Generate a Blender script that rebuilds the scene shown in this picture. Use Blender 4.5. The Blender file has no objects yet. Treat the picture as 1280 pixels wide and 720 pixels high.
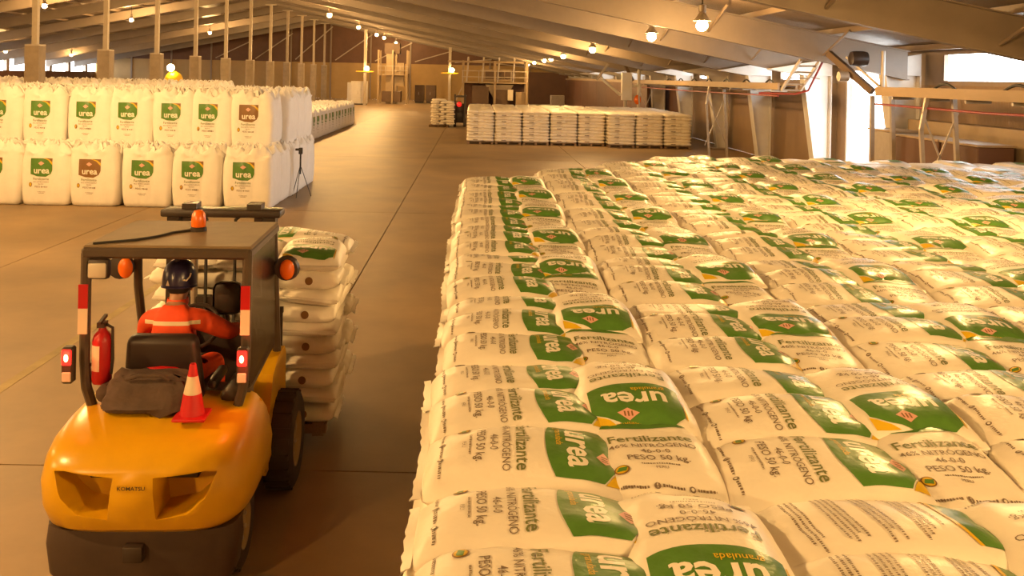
import bpy, bmesh, math, random
import numpy as np
from mathutils import Matrix, Vector, Euler

random.seed(7)
rng = np.random.default_rng(7)
PI = math.pi
R = math.radians
SC = bpy.context.scene
COL = SC.collection

# ------------------------------------------------------------------ camera
cam_d = bpy.data.cameras.new('camera')
cam = bpy.data.objects.new('camera', cam_d)
COL.objects.link(cam)
cam.location = (0, 0, 3.3)
cam.rotation_euler = (PI / 2, -0.020, 0)
cam_d.sensor_width = 36.0
cam_d.lens = 1100 / 1280 * 36
cam_d.shift_x = (640 - 595) / 1280
cam_d.shift_y = (95 - 360) / 1280
cam_d.clip_end = 600
SC.camera = cam

# ------------------------------------------------------------------ sky and exposure
world = bpy.data.worlds.new('world')
SC.world = world
world.use_nodes = True
bg = world.node_tree.nodes['Background']
bg.inputs[0].default_value = (0.94, 0.97, 1.0, 1)
bg.inputs[1].default_value = 11.0
SC.view_settings.view_transform = 'Standard'
SC.view_settings.look = 'None'
SC.view_settings.gamma = 1.0
SC.view_settings.use_curve_mapping = False
SC.view_settings.exposure = 0.82
LAMP_COL = (1.0, 0.572, 0.200)
LOW_W, HIGH_W = 330.0, 1120.0
SC.cycles.sample_clamp_indirect = 6.0
SC.cycles.max_bounces = 6
SC.cycles.caustics_reflective = False
SC.cycles.caustics_refractive = False


# ------------------------------------------------------------------ materials
def mat(name, col, rough=0.6, metal=0.0, vary=0.0, vscale=6.0, bump=0.0, bscale=40.0, emit=None, estr=0.0,
        spec=0.5, col2=None, stretch=None, rvary=0.0):
    m = bpy.data.materials.new(name)
    m.use_nodes = True
    nt = m.node_tree
    b = nt.nodes['Principled BSDF']
    b.inputs['Base Color'].default_value = (*col, 1)
    b.inputs['Roughness'].default_value = rough
    b.inputs['Metallic'].default_value = metal
    b.inputs['Specular IOR Level'].default_value = spec
    if emit:
        b.inputs['Emission Color'].default_value = (*emit, 1)
        b.inputs['Emission Strength'].default_value = estr
    if vary or bump or rvary:
        tc = nt.nodes.new('ShaderNodeTexCoord')
        src = tc.outputs['Object']
        if stretch:
            mp = nt.nodes.new('ShaderNodeMapping')
            mp.inputs['Scale'].default_value = stretch
            nt.links.new(src, mp.inputs[0])
            src = mp.outputs[0]
    if vary or rvary:
        n = nt.nodes.new('ShaderNodeTexNoise')
        n.inputs['Scale'].default_value = vscale
        n.inputs['Detail'].default_value = 5
        n.inputs['Roughness'].default_value = 0.62
        nt.links.new(src, n.inputs['Vector'])
    if vary:
        rp = nt.nodes.new('ShaderNodeValToRGB')
        c2 = col2 if col2 else tuple(max(0, c * (1 - vary)) for c in col)
        rp.color_ramp.elements[0].position = 0.3
        rp.color_ramp.elements[0].color = (*c2, 1)
        rp.color_ramp.elements[1].position = 0.68
        rp.color_ramp.elements[1].color = (*col, 1)
        nt.links.new(n.outputs['Fac'], rp.inputs[0])
        nt.links.new(rp.outputs[0], b.inputs['Base Color'])
    if rvary:
        mr = nt.nodes.new('ShaderNodeMapRange')
        mr.inputs['To Min'].default_value = max(0.02, rough - rvary)
        mr.inputs['To Max'].default_value = rough + rvary
        nt.links.new(n.outputs['Fac'], mr.inputs['Value'])
        nt.links.new(mr.outputs[0], b.inputs['Roughness'])
    if bump:
        n2 = nt.nodes.new('ShaderNodeTexNoise')
        n2.inputs['Scale'].default_value = bscale
        n2.inputs['Detail'].default_value = 3
        nt.links.new(src, n2.inputs['Vector'])
        bp = nt.nodes.new('ShaderNodeBump')
        bp.inputs['Strength'].default_value = bump
        bp.inputs['Distance'].default_value = 0.02
        nt.links.new(n2.outputs['Fac'], bp.inputs['Height'])
        nt.links.new(bp.outputs[0], b.inputs['Normal'])
    return m


def corrugated(name, col, scale, axis, rough=0.5, strength=0.6, vary=0.15):
    m = mat(name, col, rough, 0.0, vary=vary, vscale=0.7)
    nt = m.node_tree
    b = nt.nodes['Principled BSDF']
    tc = nt.nodes.new('ShaderNodeTexCoord')
    w = nt.nodes.new('ShaderNodeTexWave')
    w.wave_type = 'BANDS'
    w.bands_direction = axis
    w.inputs['Scale'].default_value = scale
    nt.links.new(tc.outputs['Object'], w.inputs['Vector'])
    bp = nt.nodes.new('ShaderNodeBump')
    bp.inputs['Strength'].default_value = strength
    bp.inputs['Distance'].default_value = 0.03
    nt.links.new(w.outputs['Fac'], bp.inputs['Height'])
    nt.links.new(bp.outputs[0], b.inputs['Normal'])
    return m


M = {}
M['floor'] = mat('floor_concrete', (0.35, 0.24, 0.125), 0.50, vary=0.38, vscale=0.55, bump=0.06, bscale=9, rvary=0.10, spec=0.35)
M['joint'] = mat('floor_joint', (0.10, 0.07, 0.045), 0.9, vary=0.3)
M['paint'] = mat('worn_floor_paint', (0.40, 0.29, 0.10), 0.6, vary=0.4, vscale=3)
M['bag'] = mat('woven_bag_white', (0.86, 0.81, 0.71), 0.40, vary=0.05, vscale=7, bump=0.22, bscale=16, spec=0.5)
M['bagfar'] = mat('woven_bag_cream', (0.88, 0.80, 0.66), 0.45, vary=0.10, vscale=3, bump=0.2, bscale=9)
M['bigbag'] = mat('big_bag_fabric', (0.88, 0.86, 0.82), 0.55, vary=0.06, vscale=5, bump=0.35, bscale=9)
M['green'] = mat('print_green', (0.10, 0.25, 0.042), 0.32, vary=0.25, vscale=9, bump=0.2, bscale=16)
M['pgold'] = mat('print_gold', (0.70, 0.46, 0.02), 0.34)
M['pwhite'] = mat('print_white', (0.86, 0.82, 0.72), 0.36)
M['pdark'] = mat('print_dark', (0.20, 0.15, 0.105), 0.5)
M['polive'] = mat('print_olive', (0.16, 0.18, 0.06), 0.45)
M['ppink'] = mat('print_pink', (0.75, 0.42, 0.34), 0.4)
M['pbrown'] = mat('print_brown', (0.22, 0.11, 0.035), 0.4)
M['stitch'] = mat('seam_thread', (0.42, 0.36, 0.28), 0.8)
M['wood'] = mat('pallet_wood', (0.30, 0.19, 0.10), 0.8, vary=0.35, vscale=9, bump=0.2, stretch=(1, 8, 8))
M['roof'] = corrugated('roof_sheet', (0.21, 0.160, 0.12), 5.0, 'Y', 0.5, 0.5, 0.2)
M['rafter'] = mat('rafter_steel', (0.25, 0.20, 0.155), 0.5, vary=0.15, vscale=1.2)
M['purlin'] = mat('purlin_steel', (0.24, 0.18, 0.13), 0.5)
M['pillar'] = mat('pillar_paint', (0.66, 0.62, 0.56), 0.45, vary=0.12, vscale=2)
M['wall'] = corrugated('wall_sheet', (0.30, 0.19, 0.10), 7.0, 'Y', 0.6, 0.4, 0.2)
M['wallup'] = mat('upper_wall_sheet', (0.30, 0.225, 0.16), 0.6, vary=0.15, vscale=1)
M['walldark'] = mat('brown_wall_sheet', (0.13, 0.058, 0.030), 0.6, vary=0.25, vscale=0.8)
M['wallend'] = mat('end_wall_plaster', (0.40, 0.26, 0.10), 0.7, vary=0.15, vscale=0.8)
M['concrete'] = mat('pedestal_concrete', (0.34, 0.27, 0.19), 0.8, vary=0.25, vscale=2.5, bump=0.2, bscale=12)
M['post'] = mat('post_steel', (0.42, 0.35, 0.26), 0.5, vary=0.1)
M['steel'] = mat('galvanised_steel', (0.42, 0.36, 0.29), 0.4, 0.3, vary=0.15)
M['plank'] = mat('conveyor_board', (0.40, 0.28, 0.16), 0.6, vary=0.25, vscale=2, stretch=(1, 0.2, 1))
M['red'] = mat('red_pipe_paint', (0.26, 0.020, 0.016), 0.4)
M['machine'] = mat('machine_tan', (0.34, 0.24, 0.13), 0.5, vary=0.2, vscale=2)
M['machine2'] = mat('machine_brown', (0.13, 0.075, 0.04), 0.6, vary=0.2, vscale=2)
M['grey'] = mat('grey_box_paint', (0.34, 0.30, 0.27), 0.6, vary=0.15)
M['ground'] = mat('yard_concrete', (0.7, 0.69, 0.66), 0.9, vary=0.1)
M['glass'] = mat('lamp_glass', (1, 0.8, 0.4), 0.3, emit=(1.0, 0.74, 0.32), estr=40)
M['glassoff'] = mat('daylight_lamp_glass', (1, 0.95, 0.9), 0.3, emit=(1.0, 0.9, 0.75), estr=12)
M['shade'] = mat('lamp_shade_metal', (0.45, 0.38, 0.28), 0.4, 0.4)
M['cable'] = mat('black_cable', (0.03, 0.025, 0.02), 0.6)
# forklift
M['yellow'] = mat('forklift_yellow', (0.66, 0.36, 0.006), 0.28, vary=0.14, vscale=2.2, spec=0.5)
M['black'] = mat('forklift_black', (0.045, 0.030, 0.022), 0.45, vary=0.3, vscale=6)
M['dark'] = mat('counterweight_dark', (0.060, 0.036, 0.024), 0.6, vary=0.25, vscale=4)
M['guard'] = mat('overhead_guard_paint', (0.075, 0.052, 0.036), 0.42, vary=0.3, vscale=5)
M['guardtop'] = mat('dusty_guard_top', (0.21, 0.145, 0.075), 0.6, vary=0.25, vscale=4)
M['rubber'] = mat('tyre_rubber', (0.045, 0.035, 0.03), 0.75, vary=0.3, vscale=10, bump=0.2)
M['rim'] = mat('wheel_rim', (0.35, 0.25, 0.12), 0.5)
M['vinyl'] = mat('seat_vinyl', (0.035, 0.024, 0.020), 0.42, vary=0.2)
M['canvas'] = mat('tool_bag_canvas', (0.085, 0.055, 0.040), 0.8, vary=0.3, vscale=9, bump=0.4, bscale=14)
M['redplastic'] = mat('red_plastic', (0.40, 0.008, 0.010), 0.35)
M['redtape'] = mat('red_reflective_tape', (0.42, 0.008, 0.012), 0.3)
M['whitetape'] = mat('white_reflective_tape', (0.66, 0.58, 0.44), 0.3)
M['tail'] = mat('lit_tail_lamp', (0.5, 0.01, 0.01), 0.3, emit=(1.0, 0.02, 0.012), estr=1.5)
M['tailhot'] = mat('lit_tail_bulb', (1, 0.8, 0.6), 0.3, emit=(1.0, 0.42, 0.16), estr=5)
M['amber'] = mat('amber_lens', (0.85, 0.16, 0.01), 0.25, spec=0.6)
M['lens'] = mat('clear_lens', (0.55, 0.50, 0.42), 0.2)
M['cone'] = mat('traffic_cone_red', (0.48, 0.010, 0.012), 0.45)
M['cover'] = mat('orange_coverall', (0.80, 0.072, 0.008), 0.7, vary=0.16, vscale=10, bump=0.35, bscale=14)
M['skin'] = mat('skin', (0.36, 0.18, 0.10), 0.5)
M['helmet'] = mat('navy_helmet', (0.028, 0.024, 0.075), 0.28)
M['boot'] = mat('black_boot', (0.02, 0.015, 0.012), 0.5)
M['hair'] = mat('dark_hair', (0.012, 0.009, 0.008), 0.7)
M['tint'] = mat('tinted_pane', (0.022, 0.013, 0.008), 0.25)
M['tint'].node_tree.nodes['Principled BSDF'].inputs['Alpha'].default_value = 0.7
M['yel2'] = mat('yellow_machine_paint', (0.85, 0.50, 0.01), 0.4)
M['redlamp'] = mat('small_red_lamp', (0.8, 0.02, 0.02), 0.3, emit=(1, 0.03, 0.02), estr=0.35)


# ------------------------------------------------------------------ mesh helpers
class B:
    """collects geometry; build() makes ONE mesh object"""

    def __init__(s):
        s.v, s.f, s.mi = [], [], []
        s.cur = 0

    def add(s, vs, fs):
        o = len(s.v)
        s.v.extend([tuple(p) for p in vs])
        s.f.extend([tuple(i + o for i in f) for f in fs])
        s.mi.extend([s.cur] * len(fs))
        return s

    def box(s, x0, x1, y0, y1, z0, z1, mtx=None):
        vs = [(x, y, z) for z in (z0, z1) for y in (y0, y1) for x in (x0, x1)]
        if mtx is not None:
            vs = [mtx @ Vector(p) for p in vs]
        return s.add(vs, [(0, 2, 3, 1), (4, 5, 7, 6), (0, 1, 5, 4), (2, 6, 7, 3), (0, 4, 6, 2), (1, 3, 7, 5)])

    def cbox(s, x0, x1, y0, y1, z0, z1, b=0.02, mtx=None, seg=2):
        bm = bmesh.new()
        bmesh.ops.create_cube(bm, size=1)
        for v in bm.verts:
            v.co = Vector(((x0 + x1) / 2 + v.co.x * (x1 - x0), (y0 + y1) / 2 + v.co.y * (y1 - y0), (z0 + z1) / 2 + v.co.z * (z1 - z0)))
        bmesh.ops.bevel(bm, geom=list(bm.edges), offset=b, segments=seg, affect='EDGES', profile=0.5)
        return s.bm(bm, mtx)

    def bm(s, bm, mtx=None):
        bm.verts.index_update()
        vs = [(mtx @ v.co) if mtx is not None else v.co.copy() for v in bm.verts]
        fs = [[v.index for v in f.verts] for f in bm.faces]
        bm.free()
        return s.add(vs, fs)

    def tube(s, pts, r, n=8, cap=True):
        pts = [Vector(p) for p in pts]
        rs = r if isinstance(r, (list, tuple)) else [r] * len(pts)
        vs, fs = [], []
        up = None
        for i, p in enumerate(pts):
            if i == 0:
                t = pts[1] - p
            elif i == len(pts) - 1:
                t = p - pts[i - 1]
            else:
                t = (pts[i + 1] - p).normalized() + (p - pts[i - 1]).normalized()
            t.normalize()
            if up is None:
                up = Vector((0, 0, 1)) if abs(t.z) < 0.9 else Vector((1, 0, 0))
            a = t.cross(up).normalized()
            b = a.cross(t).normalized()
            up = b
            for k in range(n):
                an = 2 * PI * k / n + PI / n
                vs.append(p + (a * math.cos(an) + b * math.sin(an)) * rs[i])
        for i in range(len(pts) - 1):
            for k in range(n):
                k2 = (k + 1) % n
                fs.append((i * n + k, i * n + k2, (i + 1) * n + k2, (i + 1) * n + k))
        if cap:
            fs.append(tuple(range(n - 1, -1, -1)))
            fs.append(tuple((len(pts) - 1) * n + k for k in range(n)))
        return s.add(vs, fs)

    def bar(s, a, b, w, h=None):
        """square bar between two points"""
        h = w if h is None else h
        a, b = Vector(a), Vector(b)
        t = (b - a).normalized()
        up = Vector((0, 0, 1)) if abs(t.z) < 0.9 else Vector((0, 1, 0))
        x = t.cross(up).normalized()
        y = x.cross(t).normalized()
        vs = []
        for p in (a, b):
            for sx, sy in ((-1, -1), (1, -1), (1, 1), (-1, 1)):
                vs.append(p + x * sx * w / 2 + y * sy * h / 2)
        return s.add(vs, [(3, 2, 1, 0), (4, 5, 6, 7), (0, 1, 5, 4), (1, 2, 6, 5), (2, 3, 7, 6), (3, 0, 4, 7)])

    def lathe(s, prof, n=20, mtx=None, cap=True):
        """prof: list of (r, z), revolved around z"""
        vs, fs = [], []
        for r, z in prof:
            for k in range(n):
                a = 2 * PI * k / n
                vs.append(Vector((r * math.cos(a), r * math.sin(a), z)))
        for i in range(len(prof) - 1):
            for k in range(n):
                k2 = (k + 1) % n
                fs.append((i * n + k, i * n + k2, (i + 1) * n + k2, (i + 1) * n + k))
        if cap:
            fs.append(tuple(range(n - 1, -1, -1)))
            fs.append(tuple((len(prof) - 1) * n + k for k in range(n)))
        if mtx is not None:
            vs = [mtx @ v for v in vs]
        return s.add(vs, fs)

    def prism(s, poly, a, b, axis='x'):
        """poly in the two other axes, extruded from a to b along axis"""
        n = len(poly)
        vs = []
        for t in (a, b):
            for p, q in poly:
                vs.append({'x': (t, p, q), 'y': (p, t, q), 'z': (p, q, t)}[axis])
        fs = [tuple(range(n - 1, -1, -1)), tuple(range(n, 2 * n))]
        for k in range(n):
            k2 = (k + 1) % n
            fs.append((k, k2, n + k2, n + k))
        return s.add(vs, fs)

    def ell(s, c, r, n=16, m=10, mtx=None):
        prof = [(max(1e-4, math.sin(PI * i / m)), -math.cos(PI * i / m)) for i in range(m + 1)]
        T = Matrix.Translation(Vector(c)) @ Matrix.Diagonal((r[0], r[1], r[2], 1))
        if mtx is not None:
            T = mtx @ T
        return s.lathe(prof, n, T, cap=False)

    def mesh(s, name, mats, smooth=35):
        me = bpy.data.meshes.new(name)
        me.from_pydata([tuple(p) for p in s.v], [], s.f)
        mats = mats if isinstance(mats, (list, tuple)) else [mats]
        for m in mats:
            me.materials.append(M[m] if isinstance(m, str) else m)
        if len(mats) > 1:
            me.polygons.foreach_set('material_index', s.mi)
        fixn(me)
        if smooth:
            me.polygons.foreach_set('use_smooth', [True] * len(me.polygons))
            me.set_sharp_from_angle(angle=R(smooth))
        me.update()
        return me

    def build(s, name, mats, parent=None, smooth=35, loc=None):
        return link(name, s.mesh(name, mats, smooth), parent, loc)


def fixn(me):
    bm = bmesh.new()
    bm.from_mesh(me)
    bmesh.ops.recalc_face_normals(bm, faces=bm.faces)
    bm.to_mesh(me)
    bm.free()


def link(name, me, parent=None, loc=None):
    o = bpy.data.objects.new(name, me)
    COL.objects.link(o)
    if parent is not None:
        o.parent = parent
    if loc is not None:
        o.location = loc
    return o


def empty(name, loc=(0, 0, 0), rz=0):
    o = bpy.data.objects.new(name, None)
    COL.objects.link(o)
    o.location = loc
    o.rotation_euler = (0, 0, rz)
    o.empty_display_size = 0.2
    return o


def tag(o, label=None, cat=None, group=None, kind=None):
    if label:
        o['label'] = label
    if cat:
        o['category'] = cat
    if group:
        o['group'] = group
    if kind:
        o['kind'] = kind
    return o


def copy_tree(o, parent=None):
    c = o.copy()
    COL.objects.link(c)
    c.parent = parent
    for ch in list(o.children):
        copy_tree(ch, c)
    return c


def bake(ob, name, mats):
    """evaluate modifiers of a temporary object into a plain mesh"""
    dg = bpy.context.evaluated_depsgraph_get()
    dg.update()
    me = bpy.data.meshes.new_from_object(ob.evaluated_get(dg), depsgraph=dg)
    me.name = name
    bpy.data.objects.remove(ob)
    me.materials.clear()
    for m in mats:
        me.materials.append(M[m] if isinstance(m, str) else m)
    return me


ORD = ['first', 'second', 'third', 'fourth', 'fifth', 'sixth', 'seventh', 'eighth', 'ninth', 'tenth', 'eleventh',
       'twelfth', 'thirteenth', 'fourteenth', 'fifteenth', 'sixteenth', 'seventeenth', 'eighteenth', 'nineteenth', 'twentieth']


# ------------------------------------------------------------------ lettering (flat outlines, later draped on a surface)
def text2d(s, size, bold=0.0, ax='CENTER', sx=1.0):
    cu = bpy.data.curves.new('t', 'FONT')
    cu.body = s
    cu.size = size
    cu.offset = bold * size
    cu.resolution_u = 2
    cu.align_x = ax
    cu.align_y = 'CENTER'
    ob = bpy.data.objects.new('t', cu)
    COL.objects.link(ob)
    dg = bpy.context.evaluated_depsgraph_get()
    dg.update()
    me = bpy.data.meshes.new_from_object(ob.evaluated_get(dg), depsgraph=dg)
    vs = [(v.co.x * sx, v.co.y) for v in me.vertices]
    fs = [tuple(p.vertices) for p in me.polygons]
    bpy.data.objects.remove(ob)
    bpy.data.curves.remove(cu)
    bpy.data.meshes.remove(me)
    return vs, fs


class Flat:
    """2-D print: list of (verts, faces, material) in a right/up frame"""

    def __init__(s):
        s.items = []

    def text(s, t, r, u, size, mi, bold=0.0, sx=1.0, ax='CENTER', lift=0.0):
        vs, fs = text2d(t, size, bold, ax, sx)
        s.items.append(([(x + r, y + u) for x, y in vs], fs, mi, lift))

    def poly(s, pts, mi, lift=0.0):
        s.items.append((list(pts), [tuple(range(len(pts)))], mi, lift))

    def rect(s, r0, r1, u0, u1, mi, lift=0.0):
        s.poly([(r0, u0), (r1, u0), (r1, u1), (r0, u1)], mi, lift)

    def ellipse(s, r, u, a, b, mi, lift=0.0, n=16):
        s.poly([(r + a * math.cos(2 * PI * k / n), u + b * math.sin(2 * PI * k / n)) for k in range(n)], mi, lift)

    def scribble(s, r0, r1, u, h, mi, rnd):
        """a line of print too small to read"""
        r = r0
        while r < r1:
            w = h * rnd.uniform(0.35, 0.8)
            s.rect(r, min(r1, r + w), u - h / 2 * rnd.uniform(0.6, 1), u + h / 2 * rnd.uniform(0.5, 1), mi)
            r += w + h * rnd.uniform(0.18, 0.5)

    def drape(s, fn, mats, name, step=0.03):
        allv, allf, allm = [], [], []
        for vs, fs, mi, lift in s.items:
            bm = bmesh.new()
            bv = [bm.verts.new((x, y, 0)) for x, y in vs]
            for f in fs:
                try:
                    bm.faces.new([bv[i] for i in f])
                except ValueError:
                    pass
            big = [f for f in bm.faces if len(f.verts) > 4]
            if big:
                bmesh.ops.triangulate(bm, faces=big)
            xs = [p[0] for p in vs]
            ys = [p[1] for p in vs]
            for ax, lo, hi in ((0, min(xs), max(xs)), (1, min(ys), max(ys))):
                n = int((hi - lo) / step)
                for k in range(1, n + 1):
                    co, no = [0, 0, 0], [0, 0, 0]
                    co[ax] = lo + (hi - lo) * k / (n + 1)
                    no[ax] = 1
                    bmesh.ops.bisect_plane(bm, geom=bm.verts[:] + bm.edges[:] + bm.faces[:], plane_co=co, plane_no=no)
            bm.verts.index_update()
            o = len(allv)
            for v in bm.verts:
                allv.append(fn(v.co.x, v.co.y, lift))
            for f in bm.faces:
                allf.append(tuple(v.index + o for v in f.verts))
                allm.append(mi)
            bm.free()
        me = bpy.data.meshes.new(name)
        me.from_pydata(allv, [], allf)
        for m in mats:
            me.materials.append(M[m])
        me.polygons.foreach_set('material_index', allm)
        me.polygons.foreach_set('use_smooth', [True] * len(me.polygons))
        me.update()
        return me


# ================================================================== THE SETTING
RIDGE_X, RIDGE_H, SLOPE = -18.6, 10.2, 0.19
WALL_R, WALL_L, WALL_B, WALL_F = 12.6, -49.8, 115.0, -16.0
FRAMES = [-12.0, -5.0, 2.0, 9.4, 16.2, 24.4, 30.7, 37.1, 44.0, 51.2, 58.2, 65.3, 72.4, 79.4, 86.5, 93.6, 100.6, 107.7]


def roof_h(x):
    return RIDGE_H - SLOPE * abs(x - RIDGE_X)


# floor: a dark bed with separate slabs on it
fl = B().box(WALL_L, WALL_R, WALL_F, WALL_B, -0.30, -0.10).build('floor', 'joint', smooth=0)
tag(fl, 'orange brown concrete warehouse floor cut into large slabs', 'floor', kind='structure')
jx = [-49.8, -43.1, -37.2, -31.3, -25.4, -19.5, -13.6, -7.74, -1.84, 4.06, 9.9, 12.6]
jy = [-16.0, -7.0, 7.3, 21.0, 35.0, 49.0, 63.0, 77.0, 91.0, 105.0, 115.0]
for i in range(len(jx) - 1):
    for j in range(len(jy) - 1):
        g = 0.010
        B().box(jx[i] + g, jx[i + 1] - g, jy[j] + g, jy[j + 1] - g, -0.2, 0).build('slab', 'floor', fl, smooth=0)
ln = B().box(-4.86, -4.74, 7.32, 20.9, 0.0, 0.003).build('floor_line', 'paint', fl, smooth=0)

# ceiling: two roof slopes, purlins and rafters
bb = B()
for sgn, xe in ((1, WALL_R + 0.5), (-1, WALL_L - 0.5)):
    h0, h1 = RIDGE_H, roof_h(xe)
    vs = [(RIDGE_X, WALL_F, h0), (xe, WALL_F, h1), (xe, WALL_B, h1), (RIDGE_X, WALL_B, h0)]
    vs += [(x, y, z + 0.12) for x, y, z in vs]
    bb.add(vs, [(0, 1, 2, 3), (7, 6, 5, 4), (0, 4, 5, 1), (1, 5, 6, 2), (2, 6, 7, 3), (3, 7, 4, 0)])
ceil = bb.build('ceiling', 'roof', smooth=0)
tag(ceil, 'low pitched sheet metal roof on deep steel rafters', 'ceiling', kind='structure')
for x in list(np.arange(-16.6, 12.4, 2.2)) + list(np.arange(-20.6, -49.5, -2.2)):
    z = roof_h(x)
    B().box(x - 0.04, x + 0.04, WALL_F, WALL_B, z - 0.16, z - 0.01).build('purlin', 'purlin', ceil, smooth=0)
for y in FRAMES:
    for sgn, xe in ((1, 11.95), (-1, -49.2)):
        b = B()
        d0, d1 = 0.62, 0.78

        def prof(x, lo, hi, y0, y1):
            return [(x, y0, lo), (x, y1, lo), (x, y1, hi), (x, y0, hi)]
        for (ya, yb, part) in ((y - 0.02, y + 0.02, 'web'), (y - 0.13, y + 0.13, 'low'), (y - 0.13, y + 0.13, 'up')):
            va = []
            for x, d in ((RIDGE_X, d0), (xe, d1)):
                zt = roof_h(x) - 0.165
                lo, hi = {'web': (zt - d, zt), 'low': (zt - d - 0.03, zt - d), 'up': (zt - 0.03, zt)}[part]
                va += prof(x, lo, hi, ya, yb)
            b.add(va, [(0, 1, 2, 3), (7, 6, 5, 4), (0, 4, 5, 1), (1, 5, 6, 2), (2, 6, 7, 3), (3, 7, 4, 0)])
        b.build('rafter', 'rafter', ceil, smooth=0)
# short hangers between rafter and purlins near the right eave, as struts
for y in FRAMES[4:10]:
    for x in (6.4, 9.6):
        zt = roof_h(x) - 0.78
        B().bar((x, y - 0.05, zt), (x + 0.1, y - 1.5, roof_h(x) - 0.16), 0.05).build('fly_brace', 'purlin', ceil, smooth=0)

# right wall: cladding panels, door opening, window band
wr = empty('wall_right', (WALL_R, 0, 0))
tag(wr, 'tan sheet wall on the bright side with window band under the eave', 'wall', kind='structure')
door = (26.4, 29.7)
wins = [(17.2, 19.95), (20.25, 23.7), (32.9, 36.4), (45.6, 49.6), (59.4, 63.6), (73.6, 78)]
EAVE = roof_h(WALL_R)
cuts = sorted(set([WALL_F, WALL_B, *door] + [f for f in FRAMES if not door[0] < f < door[1]]))
for a, c in zip(cuts[:-1], cuts[1:]):
    if a >= door[0] - 0.01 and c <= door[1] + 0.01:
        B().box(0, 0.12, a, c, 3.85, EAVE + 0.05).build('lintel_panel', 'wallup', wr, smooth=0)
        continue
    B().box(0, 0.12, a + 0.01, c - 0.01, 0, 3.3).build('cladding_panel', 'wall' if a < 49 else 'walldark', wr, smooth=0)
segs = sorted(wins)
y = WALL_F
for a, c in segs + [(WALL_B, WALL_B)]:
    if a > y:
        for lo, hi in ([(y, a)] if not (y < door[0] < a) else [(y, door[0]), (door[1], a)]):
            B().box(0, 0.12, lo, hi, 3.3, EAVE + 0.05).build('upper_panel', 'wallup', wr, smooth=0)
    y = c
for a, c in segs:
    B().box(0, 0.12, a, c, 3.3, 3.42).build('sill', 'wallup', wr, smooth=0)
    B().box(0, 0.12, a, c, 4.12, EAVE + 0.05).build('head_panel', 'wallup', wr, smooth=0)
B().box(-0.05, 0.0, door[0] - 0.12, door[0], 0, 3.85).build('door_jamb', 'pillar', wr, smooth=0)
B().box(-0.05, 0.0, door[1], door[1] + 0.12, 0, 3.85).build('door_jamb', 'pillar', wr, smooth=0)

# left wall
wl = empty('wall_left', (WALL_L, 0, 0))
tag(wl, 'distant side wall with a strip of bright openings beyond the bulk bags', 'wall', kind='structure')
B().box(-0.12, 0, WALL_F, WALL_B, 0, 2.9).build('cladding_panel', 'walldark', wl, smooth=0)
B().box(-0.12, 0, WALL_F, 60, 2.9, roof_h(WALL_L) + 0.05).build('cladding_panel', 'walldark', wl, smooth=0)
B().box(-0.12, 0, 60, WALL_B, 4.15, roof_h(WALL_L) + 0.05).build('head_panel', 'wallup', wl, smooth=0)
for k in range(12):
    B().box(-0.15, 0.25, 60 + k * 4.7, 60.6 + k * 4.7, 2.9, 4.15).build('mullion', 'wallup', wl, smooth=0)

# far end wall with a dark upper part, and the wall behind the viewer
for nm, y0, y1 in (('wall_back', WALL_B, WALL_B + 0.2), ('wall_front', WALL_F - 0.2, WALL_F)):
    w = empty(nm, (0, y0, 0))
    tag(w, {'wall_back': 'far end wall, yellowish below and dark brown under the roof',
            'wall_front': 'plain sheet wall closing the near end of the hall'}[nm], 'wall', kind='structure')
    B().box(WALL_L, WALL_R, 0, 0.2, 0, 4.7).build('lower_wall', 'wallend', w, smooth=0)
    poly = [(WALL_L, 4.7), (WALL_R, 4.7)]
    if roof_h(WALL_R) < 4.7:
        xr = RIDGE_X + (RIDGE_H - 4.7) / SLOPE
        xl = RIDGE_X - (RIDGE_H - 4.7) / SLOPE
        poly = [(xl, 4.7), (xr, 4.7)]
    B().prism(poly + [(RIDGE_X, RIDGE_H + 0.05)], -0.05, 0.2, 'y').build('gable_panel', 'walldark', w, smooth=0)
    if nm == 'wall_back':
        for x in np.arange(-45, 12, 5.2):
            B().box(x - 0.1, x + 0.1, -0.18, -0.05, 0, roof_h(x) - 0.2).build('wall_post', 'purlin', w, smooth=0)
        for k in range(8):
            x = -34 + k * 5.2
            B().bar((x, -0.2, 5.0), (x + 4.8, -0.2, roof_h(x + 4.8) - 0.8), 0.12).build('wall_brace', 'post', w, smooth=0)

# dark retaining wall in front of the far pillars
rw = empty('wall_retaining', (11.1, 0, 0))
B().box(-4.6, 0.15, 108.0, 108.2, 0, 3.9).build('return_panel', 'walldark', rw, smooth=0)
for k in range(9):
    B().box(0, 0.15, 57 + 6 * k + 0.02, 63 + 6 * k - 0.02, 0, 3.05).build('wall_board', 'walldark', rw, smooth=0)
B().box(-0.1, 0.2, 57, 111, 3.05, 3.25).build('top_rail', 'machine', rw, smooth=0)
tag(rw, 'dark brown retaining wall with a pale top rail, far end', 'wall', kind='structure')
yard = B().box(12.9, 90, -40, 140, -0.35, -0.05).build('ground_outside', 'ground', smooth=0)
tag(yard, 'pale sunlit yard seen through the open side door', 'ground', kind='structure')
yard2 = B().box(-130, -50.0, -40, 160, -0.35, -0.05).build('ground_outside', 'ground', smooth=0)
tag(yard2, 'pale yard beyond the distant side openings', 'ground', kind='structure')

# portal window portals for clean daylight sampling
def portal(name, x, y0, y1, z0, z1, face):
    l = bpy.data.lights.new(name, 'AREA')
    l.shape = 'RECTANGLE'
    l.size = y1 - y0
    l.size_y = z1 - z0
    l.cycles.is_portal = True
    o = bpy.data.objects.new(name, l)
    COL.objects.link(o)
    o.matrix_world = Matrix.Translation((x, (y0 + y1) / 2, (z0 + z1) / 2)) @ (
        Matrix(((0, 0, face, 0), (1, 0, 0, 0), (0, face, 0, 0), (0, 0, 0, 1))).to_4x4())


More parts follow.
